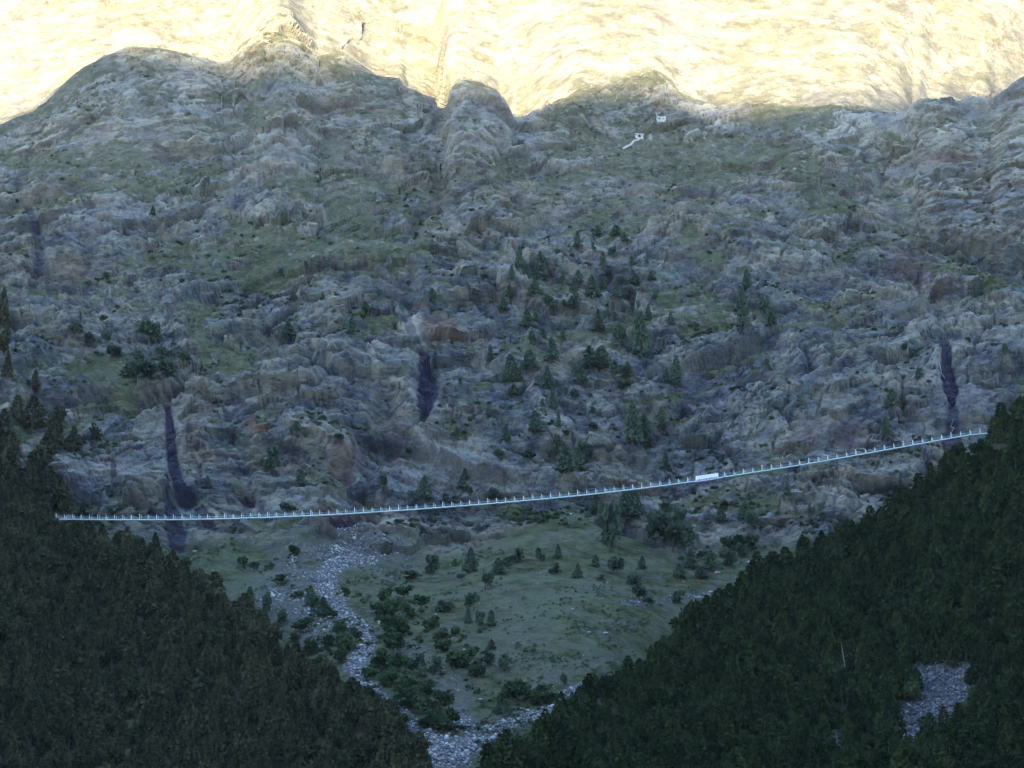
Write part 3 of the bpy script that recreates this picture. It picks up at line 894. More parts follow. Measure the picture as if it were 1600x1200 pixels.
# ------------------------------------------------------------------ single trees and bushes on the cliff and in the gorge: foot x, y, width, height in photo pixels
# landmark phrase -> its trees; within one landmark the label tells them apart by height order
TREES = {
 'beside the slanting row of pines high on the grey cliff': ('c', [(810, 416, 13, 32), (795, 437, 10, 20), (822, 448, 20, 36), (844, 435, 24, 43), (836, 459, 20, 22), (795, 463, 15, 20), (786, 485, 18, 18)]),
 'just under the slanting row of pines on the grey cliff': ('c', [(856, 480, 18, 24), (824, 512, 22, 28), (839, 502, 10, 18), (829, 529, 12, 13), (848, 532, 15, 16), (879, 525, 8, 18), (876, 474, 9, 8)]),
 'at the thin upper edge of the cliff grove': ('c', [(900, 386, 13, 25), (931, 368, 14, 15), (961, 366, 18, 15), (974, 377, 14, 12), (928, 392, 8, 14), (941, 416, 11, 22), (954, 400, 14, 14), (870, 400, 11, 12)]),
 'in the dark knot at the heart of the cliff grove': ('c', [(877, 441, 11, 22), (904, 443, 15, 18), (925, 464, 24, 34), (899, 469, 14, 24), (889, 478, 14, 16), (950, 426, 14, 12), (940, 452, 14, 20)]),
 'along the pale ledge near the top of the cliff grove': ('c', [(966, 445, 14, 17), (992, 445, 20, 17), (1018, 433, 13, 14), (987, 416, 9, 15), (960, 463, 12, 20), (976, 467, 14, 16), (988, 476, 10, 14), (1023, 465, 12, 15)]),
 'beside the tallest dark pine of the cliff grove': ('c', [(933, 517, 20, 34), (948, 499, 9, 18), (968, 544, 24, 42), (1000, 553, 30, 66), (1011, 500, 14, 24), (1047, 501, 11, 18), (973, 499, 7, 9)]),
 'beside the round pine on the cliff above the bridge': ('c', [(767, 561, 12, 24), (796, 592, 28, 42), (825, 578, 26, 28), (863, 563, 24, 34), (852, 603, 23, 32), (801, 615, 22, 16)]),
 'beside the broad dark thicket in the cliff grove': ('c', [(918, 574, 30, 32), (940, 570, 28, 30), (908, 601, 24, 32), (965, 593, 22, 28), (980, 590, 18, 22), (1039, 594, 12, 20), (1056, 601, 18, 46)]),
 'on the bare slabs between grove and bridge': ('c', [(863, 637, 13, 34), (846, 637, 8, 12), (834, 674, 22, 32), (871, 668, 10, 24), (791, 684, 13, 22), (867, 702, 20, 32), (925, 642, 9, 9)]),
 'near the dark clump just above the bridge deck': ('c', [(884, 735, 30, 34), (903, 732, 26, 32), (906, 714, 20, 26), (778, 719, 18, 18), (768, 776, 20, 14)]),
 'by the twin tall firs on the slabs above the bridge': ('c', [(988, 690, 30, 66), (1007, 694, 28, 50), (1030, 667, 16, 28), (1040, 730, 14, 26)]),
 'on the pale slabs beneath the black gully': ('c', [(660, 778, 24, 32), (722, 747, 12, 14), (722, 764, 16, 18), (715, 683, 12, 18), (722, 599, 7, 10)]),
 'beside the top of the black central gully': ('c', [(675, 474, 14, 28), (570, 483, 14, 12), (550, 521, 18, 24)]),
 'beside the rust-coloured rock stain': ('c', [(422, 736, 24, 40), (468, 758, 16, 22), (461, 673, 16, 14), (324, 760, 12, 16)]),
 'in the big dark thicket where the cliff meets the larch wood': ('l', [(52, 668, 40, 48), (86, 694, 34, 58), (28, 652, 26, 34), (114, 704, 28, 38), (147, 694, 24, 34), (98, 664, 22, 28), (70, 720, 40, 40), (92, 762, 26, 44), (66, 742, 24, 30)]),
 'along the top of the larch wood below the cliff': ('l', [(20, 735, 44, 60), (-8, 720, 44, 70), (48, 765, 44, 60), (76, 785, 40, 56), (100, 800, 36, 44), (8, 680, 34, 40), (128, 830, 34, 36), (30, 800, 44, 60)]),
 'at the edge of the rock above the larch wood': ('l', [(6, 560, 24, 60), (2, 505, 24, 60), (14, 590, 18, 40), (56, 608, 18, 30), (20, 760, 30, 60), (50, 780, 30, 56)]),
 'in the dark green gully high above the white banner': ('c', [(1163, 480, 18, 36), (1166, 452, 16, 32), (1160, 512, 20, 34), (1195, 500, 20, 40), (1204, 508, 18, 24), (1087, 515, 10, 12), (1198, 576, 9, 18)]),
 'on the cliff beside the thin waterfall': ('c', [(1392, 634, 22, 26), (1387, 677, 16, 28), (1571, 549, 12, 16), (1414, 549, 12, 12), (1434, 589, 14, 16), (1408, 632, 14, 14)]),
 'on the high rocks beneath the sunlit ridge': ('c', [(237, 333, 10, 14), (455, 522, 22, 22), (165, 440, 12, 14), (458, 468, 14, 12)]),
 'in the tall clump just under the bridge': ('c', [(953, 852, 34, 72), (972, 812, 28, 44), (992, 808, 26, 40), (930, 800, 24, 26)]),
 'on the stony slope beneath the white banner': ('c', [(1125, 815, 22, 18), (1162, 810, 20, 24), (1174, 826, 26, 30), (1228, 772, 12, 18), (1264, 812, 10, 26)]),
 'on the green shoulder above the meadow': ('c', [(930, 884, 14, 16), (1002, 886, 14, 18), (903, 902, 16, 20), (843, 874, 16, 20), (872, 870, 14, 20), (866, 894, 18, 18)]),
 'beside the pale rock rim of the meadow': ('c', [(1061, 900, 20, 20), (1078, 886, 24, 26), (1110, 888, 26, 28), (1096, 900, 22, 16), (1139, 884, 26, 22), (1058, 940, 22, 20), (1160, 868, 22, 18)]),
 'at the foot of the rounded grey rock': ('c', [(672, 895, 22, 30), (736, 891, 24, 36), (708, 882, 10, 10), (777, 895, 22, 22), (806, 878, 22, 20)]),
 'in the row of three dark firs on the meadow edge': ('c', [(731, 974, 12, 22), (751, 977, 14, 24), (765, 975, 14, 22)]),
 'around the bare tan patch by the stream': ('c', [(658, 1031, 10, 12), (680, 1050, 20, 28), (660, 1058, 16, 30), (624, 1017, 18, 26), (765, 1013, 14, 14), (787, 1047, 18, 20)]),
 'beside the grey stream junction': ('c', [(777, 1113, 12, 22), (794, 1118, 14, 26), (879, 1068, 14, 18), (755, 1102, 6, 7), (748, 1082, 6, 7)]),
 'along the edge of the larch wood by the scree': ('c', [(415, 960, 20, 38), (392, 955, 20, 38), (440, 976, 20, 26), (484, 944, 18, 28), (506, 960, 26, 26)]),
}
BUSHES = {
 'in the broad rounded clump hanging just below the bridge': ('d', [(1034, 853, 46, 62), (1064, 853, 46, 74), (1048, 842, 46, 72), (1050, 857, 60, 40)]),
 'in the dark round thicket on the cliff above the larch wood': ('d', [(233, 540, 38, 46), (230, 598, 50, 40), (205, 590, 36, 30), (255, 590, 34, 30), (216, 564, 24, 22), (180, 560, 28, 18), (288, 562, 22, 16), (250, 557, 20, 16)]),
 'just above the dark round thicket on the cliff': ('d', [(120, 518, 22, 18), (166, 536, 20, 20), (164, 501, 14, 10), (136, 532, 18, 14)]),
 'among the pines of the cliff grove': ('d', [(884, 681, 14, 10), (924, 670, 17, 12), (895, 622, 18, 16), (822, 717, 26, 16), (975, 608, 26, 12), (923, 621, 10, 8), (972, 592, 30, 24)]),
 'on the broken rock just above the bridge': ('d', [(599, 757, 20, 18), (528, 687, 18, 12), (448, 796, 24, 14), (700, 780, 16, 12), (640, 712, 12, 8)]),
 'on the wide green meadow under the bridge': ('d', [(963, 894, 32, 30), (988, 925, 28, 30), (1000, 938, 26, 26), (1013, 946, 18, 16), (940, 905, 12, 10)]),
 'at the brow of the meadow by the grey rock': ('d', [(757, 920, 26, 26), (740, 953, 26, 28), (698, 956, 32, 22), (790, 882, 20, 16), (720, 905, 14, 10)]),
 'on the slope under the white banner': ('a', [(1145, 856, 30, 26), (1168, 858, 34, 26), (1128, 790, 16, 10), (1100, 870, 16, 12)]),
 'in the leafy bank at the top of the stony stream': ('a', [(657, 948, 24, 20), (630, 935, 26, 20), (600, 940, 28, 26), (612, 962, 32, 30), (638, 965, 26, 24), (590, 960, 22, 20), (640, 905, 22, 12)]),
 'in the leafy bank beside the bend of the stony stream': ('a', [(606, 990, 34, 34), (628, 990, 24, 26), (612, 1018, 36, 34), (596, 1042, 36, 32), (622, 1048, 34, 30), (644, 1052, 30, 26), (580, 1060, 28, 22)]),
 'in the leafy tongue ending at the stream junction': ('a', [(610, 1072, 40, 32), (640, 1080, 40, 34), (664, 1086, 34, 30), (636, 1104, 40, 32), (664, 1114, 40, 34), (690, 1112, 34, 34), (668, 1136, 36, 30), (692, 1142, 38, 34), (706, 1130, 26, 30)]),
 'among the small rocks between stream and meadow': ('a', [(674, 982, 26, 24), (690, 1000, 26, 20), (688, 1018, 28, 24), (708, 1042, 34, 34), (724, 1036, 22, 22), (747, 1056, 28, 20), (740, 1026, 24, 20), (764, 1038, 22, 22), (712, 990, 20, 16)]),
 'in the leafy clump at the lower corner of the meadow': ('a', [(800, 1090, 36, 36), (818, 1092, 34, 38), (834, 1098, 30, 20), (860, 1096, 28, 22), (786, 1098, 22, 24), (848, 1074, 16, 10)]),
 'between the stony stream and the larch wood': ('a', [(472, 982, 32, 20), (540, 1014, 30, 30), (484, 1022, 30, 26), (512, 1008, 26, 20), (530, 990, 26, 26), (530, 1032, 26, 22), (500, 1040, 28, 20), (556, 1000, 16, 16), (460, 1000, 20, 14)]),
 'at the foot of the scree beside the larch wood': ('a', [(490, 955, 18, 30), (540, 928, 18, 14), (440, 910, 20, 14), (456, 864, 24, 14), (520, 965, 20, 16), (470, 930, 16, 12)]),
 'on the grassy shelf above the larch wood': ('d', [(380, 882, 20, 18), (398, 890, 18, 14), (280, 896, 36, 30), (420, 890, 14, 12), (412, 1002, 22, 18)]),
 'at the bottom of the pine wood by the grey stream': ('a', [(780, 1172, 40, 22), (812, 1168, 40, 24), (850, 1160, 42, 32), (885, 1134, 38, 28), (785, 1198, 36, 16), (764, 1172, 22, 12), (905, 1112, 30, 22)]),
 'at the tip of the larch wood by the grey stream': ('a', [(575, 1090, 30, 22), (600, 1118, 34, 28), (624, 1140, 34, 30), (638, 1160, 26, 22), (596, 1150, 36, 30), (622, 1180, 24, 16), (648, 1192, 18, 12)]),
 'beside the grey boulder field in the pine wood': ('s', [(1424, 1092, 34, 36), (1500, 1130, 34, 34), (1478, 1140, 28, 24), (1400, 1120, 26, 24), (1520, 1102, 30, 34)]),
}
ORD = ['uppermost', 'second highest', 'third highest', 'fourth highest', 'fifth highest', 'sixth highest', 'seventh highest', 'eighth highest', 'ninth highest']


def size_word(w_, h_):
    s = ('tiny' if h_ < 15 else 'small' if h_ < 26 else 'tall' if h_ > 44 else 'middling')
    return s + (' slender' if h_ > 1.75 * w_ else ' broad' if w_ > 1.15 * h_ else '')


r3 = random.Random(11)
ntree = 0
for table, nm, cat, group in ((TREES, 'mountain_pine', 'tree', 'single pines on the cliff and in the gorge'), (BUSHES, 'leafy_bush', 'bush', 'bushes on the cliff and along the stream')):
    for phrase, (code, lst) in table.items():
        lst2 = sorted(lst, key=lambda q: (q[1] - q[3]))
        for i, (x, y, w_, h_) in enumerate(lst2):
            q = (GR if code == 's' else TER).at(x, y)
            if q is None:
                continue
            g2 = (GL.at(x, y) if x < 700 else GR.at(x, y)) if code != 's' else None
            sc_ = q[1] / F * 1.02
            order = ORD[i] if i < len(lst2) - 1 else 'lowest'
            if code in 'cl':
                kind, word = ('cliffpine' if code == 'c' else 'larch'), 'dark pine'
            elif code == 'd':
                kind, word = 'darkbush', 'dark round bush'
            else:
                kind, word = 'alder', 'green leafy bush'
            lab = f"{size_word(w_, h_)} {word}, {order} {phrase}"
            lw = lab.split()
            if len(lw) > 16:
                lab = f"{size_word(w_, h_).split()[0]} {word.split()[-1]}, {order} {phrase}"
            plant_tree(nm, kind, (q[0], q[1] - 2.4, q[2] - .6), w_ * sc_ * 1.12, (h_ + 1) * sc_ / cP, lab, cat, group, r3)
            ntree += 1
print('single plants', ntree, time.time() - T0)

# low ground cover: nobody could count it
GC = []
rg = np.random.default_rng(3)
alder_spots = []
for ph_, (cd_, ls_) in BUSHES.items():
    if cd_ in 'a':
        for (x_, y_, w_, h_) in ls_:
            for _ in range(5):
                alder_spots.append((x_ + rg.normal(0, w_ * .75), y_ + rg.normal(0, h_ * .45)))
front = np.argwhere((sv[:, None] < 8.2) & (grass > .35) & (GX > -60) & (GX < 1660) & (GP < 1150))
dens = grass[front[:, 0], front[:, 1]] * sstep(-.1, .5, fbm(P[front[:, 0], front[:, 1]], 35, 2, 131))
pick = front[rg.choice(len(front), 7500, p=dens / dens.sum())]
places = [P[r, c] for r, c in pick]
rf = np.argwhere((sv[:, None] > 3) & (sv[:, None] < 7) & (GX > -40) & (GX < 1640) & (GP > 250) & (GP < 860) & (wet < .3))
dn = sstep(.0, .5, fbm(P[rf[:, 0], rf[:, 1]], 45, 3, 141)) * (.4 + upn[rf[:, 0], rf[:, 1]].clip(0, 1)) * (.25 + sstep(300, 480, GP[rf[:, 0], rf[:, 1]]))
big0 = len(places)
places += [P[r, c] for r, c in rf[rg.choice(len(rf), 1500, p=dn / dn.sum())]]
mid0 = len(places)
places += [q for q in (TER.at(*a_) for a_ in alder_spots) if q is not None]
TT = []
bv = KIND['darkbush']
for i, pl_ in enumerate(places):
    _m, V, t = bv[i % 6]
    sub = V.reshape(-1, 4, 3)[(i % 9)::9].reshape(-1, 3); ts = t.reshape(-1, 4)[(i % 9)::9].ravel()
    s_ = rg.uniform(1.0, 2.6) * (1.6 if rg.random() < .10 else 1) if i < big0 else rg.uniform(1.4, 4.2) if i < mid0 else rg.uniform(1.6, 4.0)
    if i >= big0:
        sub, ts = V.reshape(-1, 4, 3)[(i % 3)::3].reshape(-1, 3), t.reshape(-1, 4)[(i % 3)::3].ravel()
    GC.append((sub * [s_ * 1.3, s_ * 1.3, s_ * .8] + pl_ - [0, 0, .15]).astype(np.float32)); TT.append(ts + (rg.uniform(-.4, .1) if big0 <= i < mid0 else rg.uniform(-.1, .35)))
V = np.concatenate(GC)
tag(link('undergrowth', new_mesh('undergrowth', V, quads_of(V), [M_ALDER], dict(tint=np.clip(np.concatenate(TT), 0, 1)), smooth=False)), 'low juniper and heather tufts scattered over the mountainside', kind='stuff')


# ------------------------------------------------------------------ stones
def rock_arrays(seed, sub=1):
    rg = np.random.default_rng(seed)
    import bmesh
    bm = bmesh.new()
    bmesh.ops.create_icosphere(bm, subdivisions=sub + 1, radius=.5)
    V = np.array([v.co[:] for v in bm.verts]); Fc = np.array([[v.index for v in f.verts] for f in bm.faces])
    bm.free()
    for _ in range(9):                          # cut flat faces
        d = rg.normal(size=3); d /= np.linalg.norm(d); h = rg.uniform(.24, .42)
        t = V @ d
        V = V - np.where(t > h, t - h, 0)[:, None] * d
    V *= [1, .8, .7]
    return V, Fc


RK = [rock_arrays(s, 1) for s in range(8)]
RKs = [rock_arrays(40 + s, 0) for s in range(8)]


def scatter_stones(name, cells, grid, mask, n, size, mat, label, seed):
    rg = np.random.default_rng(seed)
    d = mask[cells[:, 0], cells[:, 1]] ** 2
    pk = cells[rg.choice(len(cells), n, p=d / d.sum())]
    VV, FF, o = [], [], 0
    for i, (r, c) in enumerate(pk):
        V, Fc = RKs[i % 8]
        s = rg.uniform(*size) * (2.0 if rg.random() < .04 else 1)
        a = rg.uniform(0, 6.28); ca, sa = math.cos(a), math.sin(a)
        r1_, c1_ = min(r + 1, grid.shape[0] - 1), min(c + 1, grid.shape[1] - 1)
        spot = grid[r, c] + rg.random() * (grid[r1_, c] - grid[r, c]) + rg.random() * (grid[r, c1_] - grid[r, c])
        W = np.stack([V[:, 0] * ca - V[:, 1] * sa, V[:, 0] * sa + V[:, 1] * ca, V[:, 2]], 1) * s + spot + [0, 0, s * .12]
        VV.append(W); FF.append(Fc + o); o += len(V)
    tag(link(name, new_mesh(name, np.concatenate(VV), np.concatenate(FF), [mat], smooth=False)), label, kind='stuff')


cells = np.argwhere((scree > .3) & (sv[:, None] < 6) & (GX > 300) & (GX < 1300) & (GP < 1235))
scatter_stones('scree_gravel', cells, P, scree, 6000, (.6, 2.0), M_SCREE, 'grey scree stones filling the stream bed and the fan', 4)
cells = np.argwhere((grass > .3) & (sv[:, None] < 3.4) & (GX > 420) & (GX < 1300) & (GP < 1150))
scatter_stones('meadow_rubble', cells, P, .3 + sstep(.0, .4, fbm(P, 30, 2, 151)), 700, (.35, 1.1), M_SCREE, 'small grey stones strewn over the meadow', 6)
gp_, _ = proj(SR)
scr = np.zeros(SR.shape[:2]); pxs, pys = proj(SR)
for (cx, cy, rx, ry) in SPUR_SCREE:
    scr = np.maximum(scr, sstep(1.25, .5, np.hypot((pxs - cx) / rx, (pys - cy) / ry)))
scr[int(np.argmin(np.abs(sR - 3)))::] = 0
cells = np.argwhere(scr > .3)
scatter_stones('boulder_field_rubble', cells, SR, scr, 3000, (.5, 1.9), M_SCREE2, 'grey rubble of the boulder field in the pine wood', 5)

BOULD = {
 'on the open meadow': [(920, 988, 7, 4), (945, 992, 9, 5), (844, 896, 5, 3), (950, 909, 5, 3), (926, 918, 4, 3), (899, 949, 6, 4), (925, 934, 3, 2), (940, 934, 3, 2)],
 'by the lower corner of the meadow': [(844, 1078, 9, 5), (750, 1094, 8, 4), (714, 1078, 5, 4), (818, 1107, 16, 4), (740, 1150, 6, 4), (777, 1152, 7, 6)],
 'in the bushes by the stream bend': [(591, 973, 5, 7), (591, 982, 5, 4), (679, 952, 4, 5), (680, 962, 5, 3), (723, 1014, 5, 4), (691, 1043, 4, 3)],
 'under the pale rock rim': [(1123, 894, 12, 7), (1170, 880, 14, 9), (1092, 934, 12, 6), (1030, 943, 12, 4)],
 'on the rock toe beside the larch wood': [(303, 862, 10, 5), (269, 874, 5, 4), (312, 868, 8, 3), (330, 893, 4, 3)],
 'along the grey stream junction': [(712, 1154, 8, 7), (660, 1150, 6, 5), (690, 1186, 8, 6), (640, 1190, 7, 5), (730, 1186, 7, 6), (655, 1160, 6, 4)],
}
rkm = []
for q, (V, Fc) in enumerate(RK):
    rkm.append(new_mesh('boulder_rock', V, Fc, [M_STONE], smooth=False))
first = None
for phrase, lst in BOULD.items():
    lst = sorted(lst, key=lambda q: q[1])
    for i, (x, y, w_, h_) in enumerate(lst):
        q = TER.at(x, y)
        sc_ = q[1] / F
        o = link('boulder', rkm[(i * 3 + len(phrase)) % 8])
        o.location = (q[0], q[1] - .3, q[2] + h_ * sc_ * .25)
        o.scale = (w_ * sc_ * 1.1, w_ * sc_, h_ * sc_ * 1.5)
        o.rotation_euler = (0, 0, r3.uniform(-.4, .4))
        tag(o, f"{'flat ' if w_ > 2 * h_ else ''}pale grey boulder, {ORD[i] if i < len(lst) - 1 else 'lowest'} of those {phrase}", 'boulder', 'pale boulders in the gorge')

# ------------------------------------------------------------------ the suspension bridge
DECK = [(92, 811), (180, 812), (260, 812), (330, 811), (400, 809), (470, 806.5), (530, 803.5), (640, 796.5), (760, 787.5), (900, 775), (1000, 763.5), (1087, 752), (1123, 746.5), (1240, 728.5), (1340, 711), (1440, 693), (1533, 676)]
# the plan of the bridge is a straight line between the two hillsides
PL = unproj(84, 811, 1572.0); PR = unproj(1556, 671.5, 1445.0)
dA = np.array(DECK, float)


def deck_at(s):
    """point of the walkway at fraction s of the span; height read off the sag curve"""
    xy = PL[:2] + (PR[:2] - PL[:2]) * s
    z = 350.0
    for _ in range(6):
        px, py = proj(np.array([xy[0], xy[1], z]))
        ty = np.interp(px, dA[:, 0], dA[:, 1])
        z += (py - ty) * xy[1] / F / cP
    return np.array([xy[0], xy[1], z])


SS = np.linspace(-.004, 1.004, 190)
DP = np.array([deck_at(s) for s in SS])
k = np.hanning(17); k /= k.sum()
DP[:, 2] = np.convolve(np.pad(DP[:, 2], 8, 'reflect', reflect_type='odd'), k, 'valid')
span = np.linalg.norm(PR[:2] - PL[:2])
dirv = (PR - PL); dirv[2] = 0; dirv /= np.linalg.norm(dirv)
acr = np.array([dirv[1], -dirv[0], 0.0])               # towards the camera side
if acr[1] > 0:
    acr = -acr
Z = np.array([0, 0, 1.0])
mid = deck_at(.5)
bridge = empty('suspension_bridge', mid)
tag(bridge, 'long thin white steel footbridge hanging across the gorge between two wooded slopes', 'bridge')


def bpart(name, mb, mat):
    m = mb.mesh(name, mat)
    for v in m.vertices:
        v.co = v.co - Vector(mid)
    return link(name, m, bridge)


mb = MB(); mb.sweep(DP, 1.3, .14); bpart('walkway', mb, M_GRID)
for sgn, nm in ((1, 'main_cable'), (-1, 'main_cable')):
    mb = MB(); mb.sweep(DP + acr * sgn * .72 - Z * .10, .16, .40); bpart(nm, mb, M_STEEL)
for sgn in (1, -1):
    mb = MB(); mb.sweep(DP + acr * sgn * .85 + Z * 1.4, .03, .035); bpart('handrail_cable', mb, M_STEEL)
    mb = MB()
    for hz in (.5, .95):
        mb.sweep(DP + acr * sgn * .82 + Z * hz, .014, .014)
    bpart('safety_netting', mb, M_STEEL)
NPOST = 105
posts = [deck_at((i + .35) / NPOST) for i in range(NPOST)]
for i, p in enumerate(posts):
    p[2] = np.interp(p[0], DP[:, 0], DP[:, 2])
r4 = random.Random(3)
near, rest = [], MB()
proto_posts = {}
for i, p in enumerate(posts):
    a = p + acr * .95
    hgt = 2.55 + .45 * ((i * 7919) % 5 == 0) + r4.uniform(-.12, .12)
    wd = .25 + .08 * (i % 3 == 0)
    if i >= NPOST - 100:
        key = (round(hgt, 1), wd)
        if key not in proto_posts:
            q = MB(); q.sweep([(0, 0, -.28), (0, 0, key[0])], wd, .16); q.box(-wd / 2 - .06, wd / 2 + .06, -.9, .12, -.34, -.22)
            proto_posts[key] = q.mesh('post', M_STEEL)
        o = link('post', proto_posts[key], bridge)
        o.location = Vector(a - mid)
    else:
        rest.sweep([a - Z * .2, a + Z * hgt], wd, .16)
    b = p - acr * .95 + dirv * .35
    rest.sweep([b - Z * .2, b + Z * (hgt - .25)], .12, .12)
o = bpart('railing_post', rest, M_STEEL); o['kind'] = 'stuff'

# banner hung on the railing (upper half white, blue print along the lower edge)
bl = [np.array(p) for p in (deck_at(.6803), deck_at(.7052))]
x0 = np.interp(1087, [1000, 1240], [0, 1])
def deck_px(px):
    s = np.array([proj(q)[0] for q in DP]); j = np.interp(px, s, np.arange(len(DP)))
    i = int(j); f = j - i
    return DP[i] * (1 - f) + DP[i + 1] * f
q0, q1 = deck_px(1087.5), deck_px(1123.0)
bc = (q0 + q1) / 2 + acr * 1.12
ban = empty('banner', bc)
tag(ban, 'long white banner with blurred blue print hung on the bridge railing', 'banner')
nx, nz = 24, 8
V = []
for j in range(nz + 1):
    for i in range(nx + 1):
        u, v_ = i / nx, j / nz
        p = q0 * (1 - u) + q1 * u + acr * (1.12 + .05 * math.sin(u * 19 + v_ * 2) * (1 - v_)) + Z * (-.75 + 3.3 * v_ - .09 * v_ * math.sin(math.pi * u * 6) ** 2)
        V.append(p - bc)
V = np.array(V); V = np.concatenate([V, V - acr * .05])
Q = grid_quads(nz + 1, nx + 1); n1_ = (nz + 1) * (nx + 1)
Q = np.concatenate([Q, Q[:, ::-1] + n1_])
lo = Q[[k for k in range(len(Q)) if (k % (nx * nz)) // nx < 3]]
pan = new_mesh('panel', V, Q, [M_BAN]); link('panel', pan, ban)
mb = MB(); r5 = random.Random(9)
u = .03
while u < .96:
    wd = r5.uniform(.012, .05)
    p0 = q0 * (1 - u) + q1 * u; p1 = q0 * (1 - u - wd) + q1 * (u + wd)
    zb, zt = r5.uniform(-.55, -.35), r5.uniform(.1, .8)
    c = [p0 + Z * zb, p1 + Z * zb, p1 + Z * zt, p0 + Z * zt]
    mb.hexa([x + acr * 1.17 - bc for x in (c[0], c[1])] + [x + acr * 1.20 - bc for x in (c[1], c[0])] + [x + acr * 1.17 - bc for x in (c[3], c[2])] + [x + acr * 1.20 - bc for x in (c[2], c[3])])
    u += wd + r5.uniform(.006, .02)
link('print', mb.mesh('print', M_BANB), ban)

# ------------------------------------------------------------------ stone shelters high on the face
def masonry(name, x, y, w_px, h_px, openings, label, roof=True, notch=False):
    q = TER.at(x, y); sc_ = q[1] / F
    W, H = w_px * sc_, h_px * sc_
    root = empty(name, (q[0], q[1] - 1.0, q[2] - .2), .08)
    tag(root, label, 'shelter')
    m = MB()
    th, D = .5, 4.0
    xs = [-W / 2]
    ops = sorted((ox * sc_, oz * sc_, ow * sc_, oh * sc_) for ox, oz, ow, oh in openings)
    # front wall split around its openings
    cur_ = -W / 2
    for (ox, oz, ow, oh) in ops:
        m.box(cur_, ox - ow / 2, 0, th, -1.6, H)
        m.box(ox - ow / 2, ox + ow / 2, 0, th, -1.6, oz)
        m.box(ox - ow / 2, ox + ow / 2, 0, th, oz + oh, H)
        cur_ = ox + ow / 2
    m.box(cur_, W / 2, 0, th, -1.6, H)
    m.box(-W / 2, -W / 2 + th, th, D, -1.6, H - .1); m.box(W / 2 - th, W / 2, th, D, -1.6, H - .1); m.box(-W / 2 + th, W / 2 - th, D - th, D, -1.6, H - .2)
    if notch:
        m.box(-W / 2, -W / 2 + .9, 0, th, H, H + .8); m.box(W / 2 - 1.2, W / 2, 0, th, H, H + .5)
    link('wall', m.mesh('wall', M_LIME), root)
    for (ox, oz, ow, oh) in ops:
        d = MB(); d.box(ox - ow / 2 + .01, ox + ow / 2 - .01, th * .6, th * .6 + .05, oz + .01, oz + oh - .01)  # dark sheet across the opening stands for the shade inside
        link('doorway', d.mesh('doorway', M_DARK), root)
    if roof:
        r = MB(); r.box(-W / 2 - .5, W / 2 + .5, -.45, D + .4, H + .003, H + .5)
        link('roof', r.mesh('roof', M_LIME), root)
    return root, q, sc_


masonry('stone_hut', 1000.8, 213, 13, 6, [(0, 1.2, 4.2, 3.8)], 'small pale stone hut with one dark square doorway and a flat roof')
rt, q, sc_ = masonry('stone_ruin', 1032.5, 187, 15, 7, [(-3.5, 2.2, 3, 2.6), (2.6, 2.0, 1.8, 1.8)], 'roofless white stone ruin with two dark openings and broken top', roof=False, notch=True)
pm = MB(); pm.sweep([(0, 0, -1), (-.1, 0, 3.2), (-.5, 0, 5.6), (-1.1, 0, 6.6)], .34, .34)
o = link('pole', pm.mesh('pole', M_LIME)); o.location = (q[0] - 7.4 * sc_, q[1] - 1.6, q[2]); tag(o, 'white bent pole standing beside the roofless stone ruin', 'pole')
# rubble wall trailing from the hut
pts = []
for (x, y) in ((997, 216), (991, 221), (985, 226), (979, 229), (972, 233)):
    p = TER.at(x, y); pts.append(p + [0, -.4, .35])
wm = MB(); wm.sweep(pts, 1.1, 1.5)
wme = wm.mesh('rubble_wall', M_LIME)
tag(link('stone_wall', wme), 'low pale rubble wall running downhill from the stone hut', 'wall')

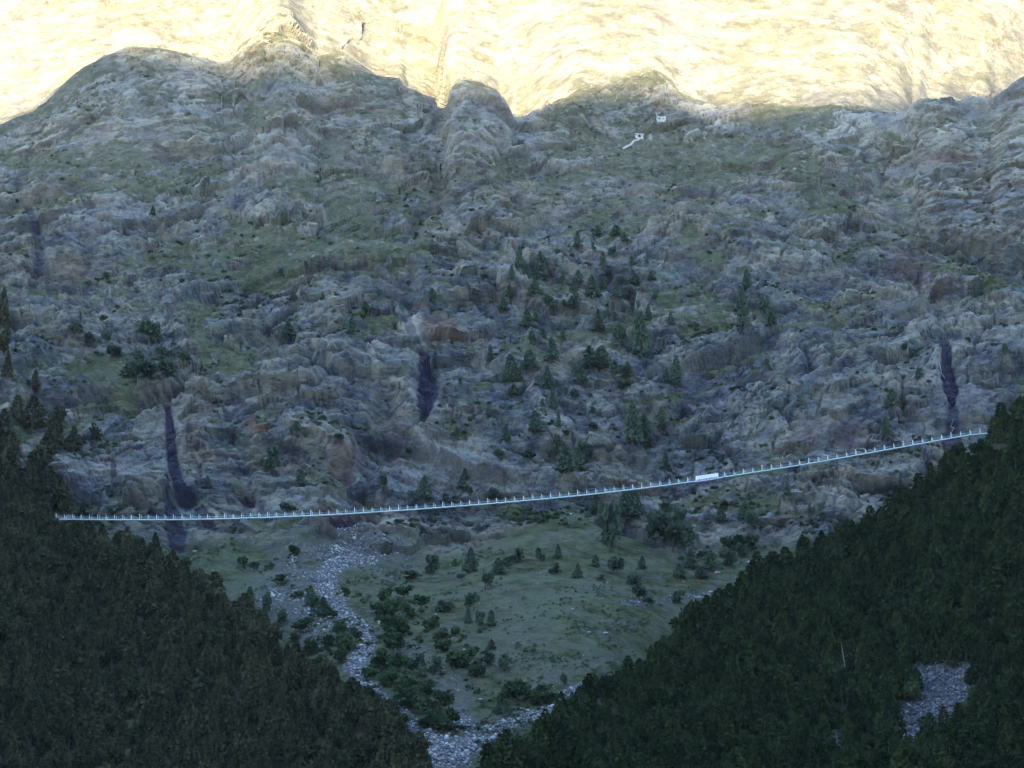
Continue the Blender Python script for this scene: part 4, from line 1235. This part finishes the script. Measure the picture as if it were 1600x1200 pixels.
# ------------------------------------------------------------------ dead trunk in the pine wood, waterfall
q = GR.at(1314, 1066)
q2 = q[1] / F
dt = empty('dead_tree', (q[0], q[1] - 6, q[2] + 1.5)); dt.rotation_euler = (0, -.09, 0)
tag(dt, 'bleached dead tree trunk standing bare in the dark pine wood', 'tree')
tm = trunk_mesh('dead_trunk', .028, 1.0, M_DEAD, -.02); o = link('trunk', tm, dt); H = 58 * q2; o.scale = (13, 13, H)
for zz, aa in ((.55, 0), (.7, 2.2), (.82, 4.0)):
    mbx = MB(); mbx.sweep([(0, 0, 0), (math.cos(aa) * 1.1, math.sin(aa) * 1.1, .5)], .12, .12)
    l_ = link('broken_branch', mbx.mesh('broken_branch', M_DEAD), dt); l_.location = (0, 0, zz * H)
def fall(pix, wds, label, wet_name='waterfall'):
    pts = []
    for (x, y) in pix:
        p = TER.at(x, y)
        pts.append(p + [0, -1.2, .2])
    m = MB()
    n0 = len(pts)
    Vv, Ff = [], []
    r6 = random.Random(len(pix))
    for i, p in enumerate(pts):
        w_ = wds[i]
        for a in (-1, -.35, .35, 1):
            Vv.append((p[0] + a * w_ + r6.uniform(-.1, .1), p[1] - .5 * (1 - a * a), p[2]))
        Vv.append((p[0], p[1] + .6, p[2]))
    for i in range(n0 - 1):
        for kx in range(5):
            a, b = i * 5 + kx, i * 5 + (kx + 1) % 5
            Ff.append((a, a + 5, b + 5, b))
    me_ = bpy.data.meshes.new(wet_name); me_.from_pydata(Vv, [], Ff); me_.materials.append(M_WATER)
    for pl in me_.polygons:
        pl.use_smooth = True
    me_.update()
    tag(link(wet_name, me_), label, 'waterfall')


fall([(1486.2, 657), (1486.5, 662), (1486.7, 667), (1487.0, 672), (1487.2, 677)], [.10, .16, .12, .15, .07], 'thin white waterfall dropping out of the dark cleft above the bridge')
fall([(1464, 560), (1467, 571), (1471, 582), (1474, 592)], [.12, .16, .13, .1], 'faint white trickle running down the wet rock above the waterfall')

# ------------------------------------------------------------------ picture
SC.view_settings.view_transform = 'Standard'
SC.view_settings.look = 'None'
SC.view_settings.gamma = 1.0
SC.view_settings.exposure = 2.9
SC.cycles.max_bounces = 5
SC.cycles.diffuse_bounces = 3
SC.cycles.transparent_max_bounces = 4
SC.cycles.volume_bounces = 1
SC.cycles.use_denoising = True
SC.cycles.use_adaptive_sampling = False
SC.cycles.sample_clamp_indirect = 1.0
SC.cycles.denoising_prefilter = 'NONE'
SC.cycles.use_light_tree = False
print('script done', time.time() - T0)
